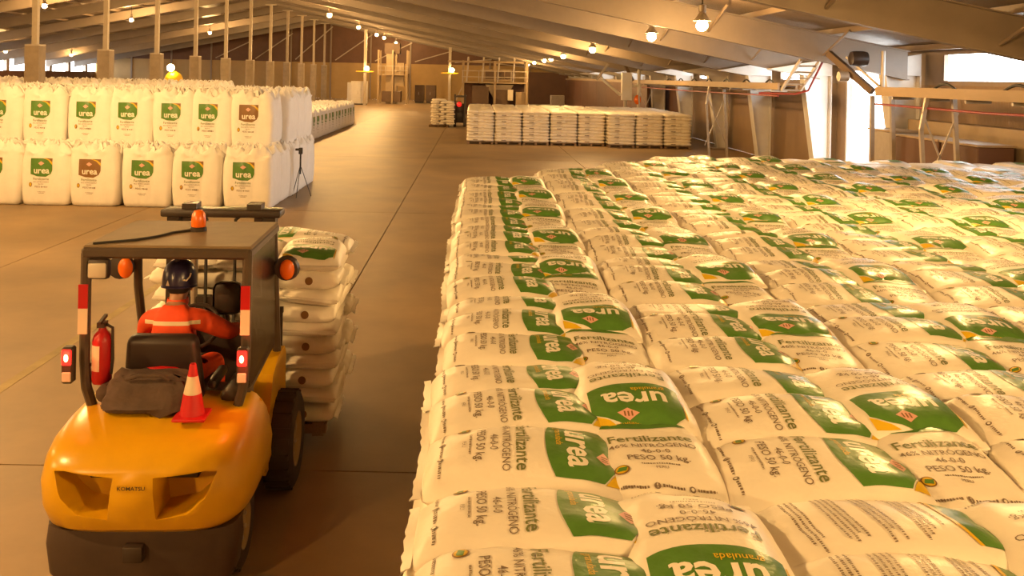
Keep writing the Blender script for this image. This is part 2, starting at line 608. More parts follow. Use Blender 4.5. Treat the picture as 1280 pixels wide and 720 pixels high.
for a, c in wins:
    portal('window_portal', WALL_R + 0.15, a, c, 3.42, 4.12, 1)
portal('door_portal', WALL_R + 0.15, *door, 0, 3.85, 1)

# tapered pillars along the right wall
PILL = [2.0, 9.4, 16.2, 24.6, 30.7, 36.9, 43.2, 50.2, 57.5, 64.5, 71.5, 79.0, 86.5, 94, 101, 108]
pil_names = {24.6: 'pale tapered steel pillar just in front of the bright doorway', 30.7: 'white tapered steel pillar standing behind the bright doorway',
             36.9: 'tapered pillar under the middle of the long conveyor', 43.2: 'tapered pillar next to the far end of the wide bag stack'}
for k, y in enumerate(PILL):
    b = B()
    for ya, yb, e in ((y - 0.03, y + 0.03, 0.0), ):
        b.prism([(12.3, 0.02), (11.85, 0.02), (11.35, 3.55), (12.3, 3.55)], ya, yb, 'y')
    # flanges
    for (x0, x1) in ((11.85, 11.35), ):
        b.add([(x0, y - 0.22, 0.02), (x0, y + 0.22, 0.02), (x1, y + 0.22, 3.55), (x1, y - 0.22, 3.55),
               (x0 + 0.04, y - 0.22, 0.02), (x0 + 0.04, y + 0.22, 0.02), (x1 + 0.04, y + 0.22, 3.55), (x1 + 0.04, y - 0.22, 3.55)],
              [(0, 1, 2, 3), (7, 6, 5, 4), (0, 4, 5, 1), (1, 5, 6, 2), (2, 6, 7, 3), (3, 7, 4, 0)])
    b.box(12.3, 12.34, y - 0.22, y + 0.22, 0.02, 3.55)
    p = empty('pillar', (0, 0, 0))
    b.build('pillar_shaft', 'pillar', p, smooth=0)
    B().box(11.6, 12.45, y - 0.3, y + 0.3, 0, 0.03).build('base_plate', 'steel', p, smooth=0)
    hb = B()
    hb.prism([(11.35, 3.55), (12.34, 3.55), (12.34, roof_h(12.3) - 0.17), (10.2, roof_h(10.2) - 0.97), (10.2, roof_h(10.2) - 1.0)], y - 0.2, y + 0.2, 'y')
    hb.build('haunch', 'pillar', p, smooth=0)
    tag(p, pil_names.get(y, '%s tapered steel pillar from the viewer along the tan wall' % ORD[k]), 'pillar', 'tapered wall pillars', 'structure')

# ridge columns: concrete pedestal with a steel post
for k in range(11):
    y = 37.1 + 7.06 * k
    c = empty('column', (RIDGE_X, y, 0))
    b = B().cbox(-0.31, 0.31, -0.31, 0.31, 0, 4.2, 0.03)
    b.build('pedestal', 'concrete', c)
    b = B().box(-0.3, 0.3, -0.3, 0.3, 4.2, 4.26)
    b.build('base_plate', 'steel', c, smooth=0)
    b = B().box(-0.11, 0.11, -0.11, 0.11, 4.26, RIDGE_H - 0.9)
    b.build('steel_post', 'post', c, smooth=0)
    b = B().box(-0.5, 0.5, -0.2, 0.2, RIDGE_H - 0.9, RIDGE_H - 0.8)
    b.build('cap_plate', 'steel', c, smooth=0)
    tag(c, '%s of the concrete pedestals with steel posts, counted from the viewer' % ORD[k], 'column', 'ridge columns', 'structure')


# ================================================================== LAMPS
def make_lamp(drop, lit=True):
    root = empty('hanging_lamp')
    B().tube([(0, 0, 0.42), (0, 0, 0.42 + drop)], 0.018, 6).build('cable', 'cable', root)
    B().lathe([(0.03, 0.44), (0.10, 0.42), (0.10, 0.26), (0.07, 0.22)], 14).build('ballast_housing', 'shade', root)
    B().lathe([(0.07, 0.235), (0.09, 0.20), (0.15, 0.11), (0.21, 0.03), (0.22, 0.02), (0.20, 0.03), (0.14, 0.105), (0.06, 0.19)], 18, cap=False).build('reflector', 'shade', root)
    B().lathe([(0.03, 0.14), (0.07, 0.08), (0.12, 0.0), (0.15, -0.08), (0.14, -0.15), (0.09, -0.21), (0.02, -0.235)], 14).build('bulb', 'glass' if lit else 'glassoff', root)
    return root


rows = [
    (5.6, 4.76, LOW_W, [-9.0, 0.5, 10.5, 21.9, 28.2, 42.5, 56.7, 66.0, 72.4, 85.0, 95.0], 'above the bag stacks'),
    (-9.9, 7.26, HIGH_W, [-9.0, 3.0, 17.0, 31.0, 45.0, 59.0, 73.6, 87.0, 94.0, 108.0], 'above the central aisle'),
    (-27.3, 7.26, HIGH_W, [3.0, 17.0, 31.0, 42.0, 55.5, 69.5, 90.0], 'above the bulk bags'),
    (-42.8, 4.76, LOW_W, [66.0, 80.0, 93.0], 'over the far side strip'),
]
for X, H, P, ys, where in rows:
    proto = None
    for k, y in enumerate(ys):
        if proto is None:
            proto = make_lamp(roof_h(X) - 0.16 - H - 0.42)
            o = proto
        else:
            o = copy_tree(proto)
        o.location = (X, y, H)
        tag(o, 'lit sodium lamp, %s from the viewer in the row %s' % (ORD[k], where), 'lamp', 'hanging sodium lamps')
        ld = bpy.data.lights.new('lamp_light', 'POINT')
        ld.energy = P * (1.9 if y < 5 else 1.0)   # unseen lamps around the camera, power boosted to brighten near bags and forklift
        ld.color = LAMP_COL
        ld.shadow_soft_size = 0.11
        lo = bpy.data.objects.new('lamp_light', ld)
        COL.objects.link(lo)
        lo.location = (X, y, H - 0.38)

# ================================================================== FERTILISER BAGS
HL, HW, TT, TB = 0.445, 0.295, 0.118, 0.072


def bag_fn(seed, boxy=False):
    r = random.Random(seed)
    eu, ev, pw = (8.0, 7.0, 0.5) if boxy else (4.6, 3.1, 0.66)
    ph = [r.uniform(0, 2 * PI) for _ in range(8)]
    k1, k2 = r.uniform(7, 10), r.uniform(9, 13)
    lop = r.uniform(-0.12, 0.12)

    def top(x, y):
        u, v = x / HL, y / HW
        u = max(-1, min(1, u))
        v = max(-1, min(1, v))
        e = max(0.0, 1 - abs(u) ** eu) ** pw * max(0.0, 1 - abs(v) ** ev) ** pw
        w = 0.0075 * math.sin(k1 * x + 4 * y + ph[0]) + 0.0070 * math.sin(k2 * y - 5 * x + ph[1])
        w += 0.0048 * math.sin(31 * y + 9 * x + ph[2]) * abs(u) ** 1.5
        w += 0.0034 * math.sin(47 * y - 16 * x * (1 if u > 0 else -1) + ph[3]) * abs(u) ** 2
        w += 0.0036 * math.sin(38 * x + 12 * y + ph[4]) * abs(v) ** 2
        w += 0.010 * lop * u + 0.012 * math.exp(-((u - 0.2 * math.sin(ph[5])) ** 2) / 0.2) * 0.5
        return (0.082 if boxy else TT) * e + w * min(1, e * 1.6)

    def bot(x, y):
        u, v = max(-1, min(1, x / HL)), max(-1, min(1, y / HW))
        return -TB * max(0.0, 1 - abs(u) ** 6) ** 0.5 * max(0.0, 1 - abs(v) ** 5) ** 0.5
    return top, bot


def warp(x, y):
    u, v = x / HL, y / HW
    return x * (1 - 0.035 * abs(v) ** 5), y * (1 - 0.07 * abs(u) ** 7)


def bag_mesh(seed, nx, ny, seam=True, boxy=False):
    top, bot = bag_fn(seed, boxy)
    b = B()
    us = [math.sin(PI / 2 * (2 * i / nx - 1) * 0.999) * HL for i in range(nx + 1)]
    us = [0.6 * u + 0.4 * (2 * i / nx - 1) * HL for i, u in enumerate(us)]
    vs_ = [0.75 * math.sin(PI / 2 * (2 * j / ny - 1)) * HW + 0.25 * (2 * j / ny - 1) * HW for j in range(ny + 1)]
    V, F = [], []
    idx = {}
    for i, x in enumerate(us):
        for j, y in enumerate(vs_):
            X, Y = warp(x, y)
            edge = i in (0, nx) or j in (0, ny)
            zt, zb = top(x, y), bot(x, y)
            if edge:
                idx[(i, j, 0)] = idx[(i, j, 1)] = len(V)
                V.append((X, Y, 0))
            else:
                idx[(i, j, 0)] = len(V)
                V.append((X, Y, zt))
                idx[(i, j, 1)] = len(V)
                V.append((X, Y, zb))
    for i in range(nx):
        for j in range(ny):
            F.append((idx[i, j, 0], idx[i + 1, j, 0], idx[i + 1, j + 1, 0], idx[i, j + 1, 0]))
            F.append((idx[i, j, 1], idx[i, j + 1, 1], idx[i + 1, j + 1, 1], idx[i + 1, j, 1]))
    b.add(V, F)
    if seam:
        r = random.Random(seed + 50)
        for sx in (-1, 1):
            n = 14
            a, c, d = [], [], []
            for k in range(n + 1):
                y = (2 * k / n - 1) * HW * 0.93
                ln_ = 0.030 + r.uniform(-0.006, 0.008)
                wv = 0.006 * math.sin(9 * y + seed) - 0.004
                a.append((sx * (HL * 0.985), y, 0.010))
                c.append((sx * (HL + ln_), y, wv + 0.004))
                d.append((sx * (HL + ln_), y, wv - 0.004))
            vv = a + c + d
            ff = []
            for k in range(n):
                ff.append((k, k + 1, n + 1 + k + 1, n + 1 + k))
                ff.append((n + 1 + k, n + 2 + k, 2 * n + 3 + k, 2 * n + 2 + k))
                ff.append((k, 2 * n + 2 + k, 2 * n + 3 + k, k + 1))
            b.add(vv, ff)
    return b


def bag_print(seed, kind):
    """right/up frame of the print: right = -y, up = +x of the bag"""
    top, _ = bag_fn(seed)

    def fn(r, u, lift):
        x, y = u, -r
        e = 0.004
        gx = (top(x + e, y) - top(x - e, y)) / (2 * e)
        gy = (top(x, y + e) - top(x, y - e)) / (2 * e)
        n = Vector((-gx, -gy, 1)).normalized()
        X, Y = warp(x, y)
        return tuple(Vector((X, Y, top(x, y))) + n * (0.0030 + lift))
    rnd = random.Random(seed * 3 + 1)
    mats = ['green', 'pgold', 'pwhite', 'pdark', 'polive', 'ppink', 'pbrown']
    lab, txt = Flat(), Flat()
    U = lambda f: -HL + 2 * HL * f
    if kind == 'front':
        # green label: arched lower edge, slanted upper corner
        pts = []
        w, u0, u1 = 0.222, U(0.60), U(0.965)
        for k in range(11):
            t = -1 + 2 * k / 10
            pts.append((t * w, u0 + 0.035 * (abs(t) ** 2.6)))
        pts += [(w * 1.0, u1 - 0.085), (w * 0.62, u1 - 0.030), (w * 0.2, u1), (-w * 0.72, u1), (-w, u1 - 0.05)]
        lab.poly(pts, 0)
        lab.poly([(w * 1.03, u1 - 0.080), (w * 1.03, u1 - 0.01), (w * 0.52, u1), (w * 0.68, u1 - 0.030)], 1, 0.0004)
        lab.poly([(-w * 1.02, u1 - 0.05), (-w * 1.02, u0 + 0.05), (-w * 1.045, u0 + 0.05), (-w * 1.06, u1 - 0.03)], 1, 0.0004)
        lab.text('urea', 0.0, U(0.765), 0.175, 2, 0.022, 1.02, lift=0.0012)
        lab.text('granulada', -0.075, U(0.668), 0.044, 1, 0.006, lift=0.0012)
        dU = U(0.885)
        lab.poly([(0.05, dU - 0.036), (0.105, dU), (0.05, dU + 0.036), (-0.005, dU)], 5, 0.0012)
        for q in (-0.018, 0.0, 0.018):
            lab.rect(0.05 + q - 0.004, 0.05 + q + 0.004, dU - 0.014, dU + 0.014, 6, 0.0022)
        txt.text('Fertilizante', 0.0, U(0.485), 0.086, 4, 0.008)
        txt.text('46% NITRÓGENO', 0.0, U(0.405), 0.050, 3, 0.002)
        txt.text('46-0-0', 0.0, U(0.345), 0.050, 3, 0.002)
        txt.text('PESO 50 kg.', 0.0, U(0.278), 0.056, 3, 0.006)
        txt.scribble(-0.085, 0.085, U(0.228), 0.011, 3, rnd)
        txt.text('PERU', 0.0, U(0.198), 0.024, 3, 0.002)
        txt.scribble(-0.20, -0.08, U(0.088), 0.014, 3, rnd)
        txt.ellipse(-0.045, U(0.088), 0.014, 0.014, 3)
        txt.text('f', -0.045, U(0.088), 0.026, 2, 0.01, lift=0.001)
        txt.scribble(-0.022, 0.075, U(0.088), 0.014, 3, rnd)
        txt.ellipse(0.105, U(0.088), 0.013, 0.013, 3)
        txt.ellipse(0.105, U(0.088), 0.007, 0.007, 2, 0.001)
        txt.scribble(0.128, 0.21, U(0.088), 0.014, 3, rnd)
        txt.ellipse(-0.175, U(0.19), 0.032, 0.030, 6)
        txt.ellipse(-0.175, U(0.19), 0.026, 0.024, 1, 0.0008)
        txt.poly([(-0.198, U(0.18)), (-0.16, U(0.172)), (-0.15, U(0.20)), (-0.185, U(0.205))], 0, 0.0016)
    else:
        # reverse side: blocks of fine print and a smaller label
        w, u0, u1 = 0.20, U(0.78), U(0.965)
        lab.poly([(-w, u0 + 0.02), (-w * 0.4, u0), (w * 0.5, u0), (w, u0 + 0.03), (w, u1 - 0.05), (w * 0.5, u1), (-w * 0.7, u1), (-w, u1 - 0.04)], 0)
        lab.poly([(w * 1.03, u1 - 0.06), (w * 1.03, u1), (w * 0.4, u1 + 0.004), (w * 0.6, u1 - 0.015)], 1, 0.0004)
        lab.poly([(-w, u0 + 0.018), (-w * 0.4, u0 - 0.002), (w * 0.5, u0 - 0.002), (w, u0 + 0.028), (w, u0 + 0.012), (w * 0.5, u0 - 0.018), (-w * 0.4, u0 - 0.018), (-w, u0 + 0.002)], 1, 0.0004)
        for f in (0.16, 0.185, 0.21, 0.30, 0.325, 0.35, 0.375, 0.46, 0.485, 0.51, 0.60, 0.625, 0.65, 0.70):
            txt.scribble(-0.20, rnd.uniform(0.08, 0.2), U(f), 0.012, 3, rnd)
    return lab.drape(fn, mats, 'printed_label'), txt.drape(fn, mats, 'printed_text')


NVAR = 6
BOXY = [bag_mesh(s, 26, 16, boxy=True).mesh('urea_bag', 'bag', smooth=60) for s in (21, 22, 23)]
BADGE = B().lathe([(0.004, 0.0), (0.032, 0.001), (0.034, 0.006), (0.004, 0.007)], 16, Matrix.Rotation(PI / 2, 4, 'X')).mesh('printed_badge', 'pbrown')
BAGS = []
for s in range(NVAR):
    me = bag_mesh(s, 34, 22).mesh('urea_bag', 'bag', smooth=60)
    lb, tx = bag_print(s, 'front')
    BAGS.append((me, lb, tx))
BACK = []
for s in (1, 3):
    lb, tx = bag_print(s, 'back')
    BACK.append((BAGS[s][0], lb, tx))


def place_bag(kind, var, loc, phi, tilt, roll=0.0):
    me, lb, tx = (BACK[var % 2] if kind == 'back' else BAGS[var % NVAR])
    o = link('urea_bag', me)
    m = Matrix.Translation(loc) @ Matrix.Rotation(tilt, 4, 'X') @ Matrix.Rotation(roll, 4, 'Y') @ Matrix.Rotation(phi, 4, 'Z')
    o.matrix_world = m
    link('printed_label', lb, o)
    link('printed_text', tx, o)['kind'] = 'stuff'
    return o


# low-poly bag for the layers that only show in gaps and far away
def lowpoly(seed, nx=7, ny=5):
    b = bag_mesh(seed, nx, ny, seam=False, boxy=True)
    return np.array([tuple(p) for p in b.v]), b.f


LOWV = [lowpoly(s) for s in range(3)]


class Pile:
    def __init__(s):
        s.V, s.F, s.M, s.n = [], [], [], 0

    def bag(s, loc, phi, tilt=0.0, zs=1.0, mark=0):
        v, f = LOWV[random.randrange(3)]
        m = np.array((Matrix.Translation(loc) @ Matrix.Rotation(tilt, 4, 'X') @ Matrix.Rotation(phi, 4, 'Z') @ Matrix.Diagonal((1, 1, zs, 1))))
        w = v @ m[:3, :3].T + m[:3, 3]
        s.V.append(w)
        s.F.extend([tuple(i + s.n for i in q) for q in f])
        s.M.extend([0] * len(f))
        s.n += len(v)
        if mark:
            # printed mark on the side that faces -y
            q = np.array([(-0.12, -0.305, -0.012), (0.10, -0.305, -0.016), (0.12, -0.302, 0.022), (-0.10, -0.302, 0.026)])
            if mark == 2:
                q[:, 1] -= 0.16
                q[:, 0] *= 0.6
            s.quad(q + np.array(loc), 1)

    def quad(s, q, mi):
        s.V.append(q)
        s.F.append((s.n, s.n + 1, s.n + 2, s.n + 3))
        s.M.append(mi)
        s.n += 4

    def build(s, name, mats):
        me = bpy.data.meshes.new(name)
        me.from_pydata(np.concatenate(s.V).tolist(), [], s.F)
        for m in mats:
            me.materials.append(M[m])
        me.polygons.foreach_set('material_index', s.M)
        me.polygons.foreach_set('use_smooth', [True] * len(me.polygons))
        me.update()
        return link(name, me)


LAYER_H, PAL_H = 0.150, 0.15
PW, PD = 1.26, 1.52


def layer_spots(flip):
    """five bags per layer in a PW x PD footprint; (x, y, phi) from the corner"""
    out = []
    if not flip:
        for k in range(3):
            out.append((0.40, 0.253 + 0.507 * k, 0.0))
        for k in range(2):
            out.append((1.01, 0.38 + 0.76 * k, PI / 2))
    else:
        for k in range(3):
            out.append((0.86, 0.253 + 0.507 * k, PI))
        for k in range(2):
            out.append((0.25, 0.38 + 0.76 * k, -PI / 2))
    return out


def make_pallet():
    root = empty('wooden_pallet')
    for x in (0.06, PW / 2, PW - 0.06):
        B().box(x - 0.05, x + 0.05, 0.02, PD - 0.02, 0.02, 0.10).build('stringer', 'wood', root, smooth=0)
    for k in range(8):
        y = 0.04 + k * (PD - 0.18) / 7
        B().box(0, PW, y, y + 0.10, 0.10, 0.125).build('deck_board', 'wood', root, smooth=0)
    for k in range(3):
        y = 0.04 + k * (PD - 0.18) / 2
        B().box(0, PW, y, y + 0.10, 0.0, 0.02).build('bottom_board', 'wood', root, smooth=0)
    return root


PALLET = make_pallet()
pal_used = [False]


def pallet(loc, rz, label, group):
    o = PALLET if not pal_used[0] else copy_tree(PALLET)
    pal_used[0] = True
    o.location = loc
    o.rotation_euler = (0, 0, rz)
    tag(o, label, 'pallet', group)
    return o


# ---- the large block of stacks
pile = Pile()
COLS = [(-0.18, 2.04, 8)] + [(1.11, 2.00, 9), (2.42, 2.10, 10), (3.73, 3.55, 10), (5.04, 5.10, 9), (6.35, 6.62, 8), (7.66, 8.18, 7), (8.97, 9.65, 6), (10.26, 12.7, 4)]
cand = []
for ci, (x0, y0, n) in enumerate(COLS):
    off = [0, 0.02, -0.05, 0.04, -0.02, 0.05, 0, 0.03, 0.02][ci]
    for pi_ in range(n):
        px, py = x0 + random.uniform(-0.015, 0.015), y0 + off + pi_ * (PD + 0.005)
        dx = (px + PW / 2) / (py + PD / 2)
        if px / max(0.1, py + PD) > 0.66:
            continue
        zt = PAL_H + 9 * LAYER_H
        if ci == 0:
            pallet((px, py, 0), 0, 'pallet under the %s stack of the edge column beside the aisle' % ORD[pi_], 'pallets under the edge column')
        else:
            pile.V.append(np.array([(px + a, py + b_, c) for c in (0.0, 0.14) for b_ in (0.02, PD - 0.02) for a in (0.02, PW - 0.02)]))
            pile.F.extend([tuple(i + pile.n for i in q) for q in ((0, 2, 3, 1), (4, 5, 7, 6), (0, 1, 5, 4), (2, 6, 7, 3), (0, 4, 6, 2), (1, 3, 7, 5))])
            pile.M.extend([2] * 6)
            pile.n += 8
        for L in range(9):
            for (bx, by, ph) in layer_spots(L % 2 == 1 if True else 0):
                if ci > 0 and L < 5:
                    if not (pi_ == 0):
                        continue
                pile.bag((px + bx + random.uniform(-0.01, 0.01), py + by, PAL_H + 0.066 + L * LAYER_H), ph, zs=1.0)
        zc = zt + 0.070
        j = lambda a: random.uniform(-a, a)
        # three crosswise bags, each lying over the far edge of the nearer one
        for k in range(3):
            cand.append((ci, pi_, 'c', k, (px + 0.425 + j(0.02), py + 0.31 + 0.462 * k + j(0.018), zc + (-0.008, 0.014, 0.004)[k] + j(0.013)), j(0.05), R((2.5, 2.0, -4.5)[k]) + j(0.045), j(0.035)))
        # two lengthwise: near one reads upright, far one lies over it upside down
        cand.append((ci, pi_, 'l', 0, (px + 1.005 + j(0.012), py + 0.465 + j(0.02), zc - 0.020 + j(0.01)), PI / 2 + j(0.05), R(5.5) + j(0.02), j(0.03)))
        cand.append((ci, pi_, 'l', 1, (px + 1.005 + j(0.012), py + 1.00 + j(0.02), zc + 0.050 + j(0.01)), -PI / 2 + j(0.05), R(0.5) + j(0.02), j(0.03)))


def bag_key(c):
    return c[4][1] ** 2 + c[4][0] ** 2


cand.sort(key=bag_key)
COLN = ['leftmost', 'second', 'third', 'fourth', 'fifth', 'sixth', 'seventh', 'eighth', 'ninth']
N_IND = 285
first_row = {}
for c in cand:
    first_row[c[0]] = min(first_row.get(c[0], 99), c[1])
for q, (ci, pi_, t, k, loc, phi, tilt, roll) in enumerate(cand):
    if q >= N_IND:
        pile.bag(loc, phi, tilt)
        pile.quad(np.array([(loc[0] - 0.13, loc[1] - 0.25, loc[2] + 0.098), (loc[0] + 0.13, loc[1] - 0.25, loc[2] + 0.098), (loc[0] + 0.11, loc[1] - 0.06, loc[2] + 0.117), (loc[0] - 0.11, loc[1] - 0.06, loc[2] + 0.117)]), 3) if t == 'l' and k == 1 else None
        continue
    kind = 'back' if (ci == 1 and pi_ == 0 and t == 'c') else 'front'
    o = place_bag(kind, q * 7 + ci, loc, phi, tilt, roll)
    row = ORD[pi_ - first_row[ci]]
    if t == 'c':
        lab = 'crosswise white bag, %s of three, %s stack of the %s column of the block' % (['nearest', 'middle', 'farthest'][k], row, COLN[ci])
        if kind == 'back':
            lab = 'crosswise white bag with fine print blocks, %s of three, second column, front stack' % ['nearest', 'middle', 'farthest'][k]
    else:
        lab = 'lengthwise white bag, %s, %s stack of the %s column of the block' % (['printed text upright', 'green label upside down'][k], row, COLN[ci])
    tag(o, lab, 'bag', 'white fertilizer bags on the large block of stacks')
ob = pile.build('bag_layers', ['bag', 'pdark', 'wood', 'green'])
tag(ob, 'lower layers and farthest bags of the large white bag block', 'bags', 'white fertilizer bags on the large block of stacks', 'stuff')

# ---- far wide block and the lone far stack
far = Pile()
for k in range(8):
    near = 0.0 if k < 5 else -0.55
    x0 = -0.36 + k * 1.345 + (0.02 if k >= 5 else 0)
    y0 = 42.6 + near
    pallet((x0, y0, 0), 0, 'pallet under the %s stack along the front of the wide far block' % ORD[k], 'pallets under the wide far block')
    for rr in range(6):
        yy = y0 + rr * 1.56
        for L in range(10):
            if rr and L < 8:
                continue
            for (bx, by, ph) in layer_spots((L + rr) % 2 == 1):
                mk = 0
                if rr == 0 and by < 0.4 and L < 9 and (L % 2 == 0):
                    mk = 1 if abs(math.sin(ph)) < 0.1 else 0
                far.bag((x0 + bx + random.uniform(-0.012, 0.012), yy + by, PAL_H + 0.066 + L * LAYER_H), ph, zs=1.06, mark=mk)
ob = far.build('bag_stacks', ['bagfar', 'pdark'])
tag(ob, 'wide block of stacked white bags on pallets across the far floor', 'bags', 'far white bag stacks', 'stuff')
lone = Pile()
lx, ly = -2.95, 56.0
pallet((lx, ly, 0), 0, 'pallet under the lone bag stack in front of the small lift truck', 'lone pallets')
for L in range(10):
    for (bx, by, ph) in layer_spots(L % 2 == 1):
        lone.bag((lx + 0.05 + bx * 1.3, ly + by, PAL_H + 0.066 + L * LAYER_H), ph, mark=1 if (by < 0.4 and L % 2 == 0 and abs(math.sin(ph)) < .1) else 0)
lone.bag((lx + 0.6, ly + 0.6, PAL_H + 10.4 * LAYER_H), 0.4)
ob = lone.build('bag_stack', ['bagfar', 'pdark'])
tag(ob, 'lone stack of white bags on a pallet in the far aisle', 'bags', 'far white bag stacks', 'stuff')


# ================================================================== BULK BAGS
def bulk_bag(seed, brown=False):
    r = random.Random(seed)
    ph = [r.uniform(0, 2 * PI) for _ in range(6)]
    H, W = 1.22, 0.585

    def half(z, a):
        t = z / H
        bulge = 1 - 0.06 * (1 - t) ** 6 + 0.03 * math.sin(PI * min(1, t)) - 0.02 * max(0, t - 0.85) / 0.15
        n = 9.0
        ca, sa = abs(math.cos(a)), abs(math.sin(a))
        rr = (ca ** n + sa ** n) ** (-1 / n)
        rr *= W * bulge
        rr += 0.010 * math.sin(9 * a + 3 * z + ph[0]) + 0.007 * math.sin(17 * a - 4 * z + ph[1])
        return rr
    n = 72
    b = B()
    levels = [0.0, 0.04, 0.12, 0.3, 0.5, 0.7, 0.9, 1.05, 1.16, H]
    V, F = [], []
    for z in levels:
        sc = 0.93 if z == 0 else 1
        for k in range(n):
            a = 2 * PI * k / n
            rr = half(z, a) * sc
            V.append((rr * math.cos(a), rr * math.sin(a), z))
    # crumpled top
    tops = [(1.0, 0.04), (1.0, 0.09), (0.93, 0.15), (0.80, 0.17), (0.62, 0.19), (0.44, 0.20), (0.26, 0.23), (0.12, 0.22)]
    for s_, dz in tops:
        for k in range(n):
            a = 2 * PI * k / n
            rr = half(H, a) * s_
            amp = 1.0 if s_ < 0.95 else 0.45
            z = H + dz + (0.075 * math.sin(5 * a + ph[2] + 9 * s_) + 0.05 * math.sin(11 * a + ph[3] - 14 * s_) + 0.03 * math.sin(19 * a + ph[4] + 21 * s_) + r.uniform(-0.014, 0.014)) * amp
            rr *= 1 + 0.03 * math.sin(9 * a + ph[5] + 17 * s_) + r.uniform(-0.02, 0.02)
            V.append((rr * math.cos(a), rr * math.sin(a), z))
    nl = len(levels) + len(tops)
    for i in range(nl - 1):
        for k in range(n):
            k2 = (k + 1) % n
            F.append((i * n + k, i * n + k2, (i + 1) * n + k2, (i + 1) * n + k))
    F.append(tuple(range(n - 1, -1, -1)))
    F.append(tuple((nl - 1) * n + k for k in range(n)))
    b.add(V, F)
    body = b.mesh('bulk_bag', 'bigbag', smooth=50)
    loops = []
    for sx in (-1, 1):
        for sy in (-1, 1):
            c = Vector((sx * 0.42, sy * 0.42, H + 0.02))
            d = Vector((-sx, sy * 0.4, 0)).normalized()
            lean = Vector((r.uniform(-0.12, 0.12), r.uniform(-0.12, 0.12), 0))
            pts = []
            for k in range(9):
                t = k / 8
                pts.append(c + d * (0.16 * (t - 0.5) * 2 * (1 + 0.3 * math.sin(PI * t))) + Vector((0, 0, 0.30 * math.sin(PI * t))) + lean * math.sin(PI * t))
            loops.append(B().tube(pts, 0.018, 5).mesh('lifting_loop', 'bigbag'))

    def fn(rt, up, lift):
        # front face looks towards -y; sample the outline there
        y = -half(up, math.atan2(-W, rt)) * abs(math.sin(math.atan2(-W, rt)))
        return (rt, y - 0.006 - lift, up)
    fl_ = Flat()
    cx, w = -0.08, 0.258
    z0, z1 = 0.70, 1.13
    gm = 6 if brown else 0
    fl_.poly([(cx - w, z0 + 0.05), (cx - w * 0.4, z0), (cx + w * 0.4, z0 - 0.01), (cx + w * 0.85, z0 + 0.06), (cx + w, z0 + 0.15), (cx + w, z1), (cx - w, z1)], gm)
    fl_.poly([(cx + w * 1.0, z1 - 0.16), (cx + w * 1.0, z1 - 0.02), (cx + 0.02, z1), (cx + w * 0.6, z1 - 0.05)], 1, 0.001)
    fl_.poly([(cx + w * 1.0, z1 - 0.09), (cx + w * 1.0, z1 + 0.002), (cx + 0.06, z1 + 0.002), (cx + w * 0.7, z1 - 0.03)], 6, 0.002)
    fl_.poly([(cx - 0.01, z1 - 0.17), (cx + 0.06, z1 - 0.12), (cx - 0.01, z1 - 0.07), (cx - 0.08, z1 - 0.12)], 5, 0.003)
    fl_.text('urea', cx, z0 + 0.135, 0.21, 2, 0.022, lift=0.004)
    tx = Flat()
    tx.text('Fertilizante', cx - 0.01, 0.635, 0.085, 4, 0.008)
    tx.text('46% NITRÓGENO', cx - 0.01, 0.565, 0.048, 3, 0.002)
    tx.text('46-0-0', cx - 0.01, 0.515, 0.045, 3, 0.002)
    tx.text('PESO', cx - 0.09, 0.45, 0.062, 3, 0.006)
    tx.scribble(cx, cx + 0.15, 0.45, 0.04, 3, r)
    tx.scribble(cx - 0.1, cx + 0.1, 0.33, 0.016, 3, r)
    tx.scribble(cx - 0.07, cx + 0.07, 0.30, 0.016, 3, r)
    tx.ellipse(cx - 0.26, 0.50, 0.035, 0.055, 6)
    tx.ellipse(cx - 0.26, 0.50, 0.022, 0.038, 1, 0.001)
    mats = ['green', 'pgold', 'pwhite', 'pdark', 'polive', 'ppink', 'pbrown']
    return body, loops, fl_.drape(fn, mats, 'printed_label', 0.06), tx.drape(fn, mats, 'printed_text', 0.08)


BULK = [bulk_bag(11), bulk_bag(12), bulk_bag(13), bulk_bag(14, True)]


def place_bulk(x, y, z, var, label, group, rz=0.0, prints=True, loops=True):
    body, lps, lb, tx = BULK[var]
    o = link('bulk_bag', body, loc=(x, y, z))
    o.rotation_euler = (0, 0, rz)
    if loops:
        for l in lps:
            link('lifting_loop', l, o)
    if prints:
        link('printed_label', lb, o)
        link('printed_text', tx, o)['kind'] = 'stuff'
    return tag(o, label, 'bulk bag', group)


GB = 'bulk bags of the two-level front stack'
lower_px = [-21, 40, 100, 165, 228, 292]
for k in range(6):
    cx = (lower_px[5 - k] + 17 - 595) / 1100 * 21.05 + 0.05
    place_bulk(cx, 21.6, 0, [0, 1, 2, 3, 0, 1][k], 'bulk bag in the lower front row, %s from the aisle end' % ORD[k], GB, random.uniform(-0.04, 0.04))
for k in range(1, 4):
    place_bulk(-5.42 + random.uniform(-.03, .03), 21.6 + 1.13 * k, 0, k % 3, 'lower bulk bag on the aisle side, %s row back from the front' % ORD[k], GB, prints=False)
for rr in range(4):
    for k in range(7):
        cx = -5.45 - 1.13 * k
        if rr == 0:
            px = [298, 248, 200, 147, 94, 38, -17][k]
            cx = (px + 15 - 595) / 1100 * 22.15 + 0.05
        if rr == 3 and k > 4:
            continue
        lab = ('bulk bag in the upper front row, %s from the aisle end' % ORD[k]) if rr == 0 else ('upper bulk bag, %s row behind the upper front row, %s from the aisle' % (ORD[rr - 1], ORD[k]))
        ub = place_bulk(cx, 22.7 + 1.1 * rr, 1.33, [3, 1, 2, 0, 1, 2, 0][k] if rr == 0 else (k + rr) % 3, lab, GB, random.uniform(-0.04, 0.04), prints=(rr == 0))
        ub.scale = (0.93, 0.95, 1.0)
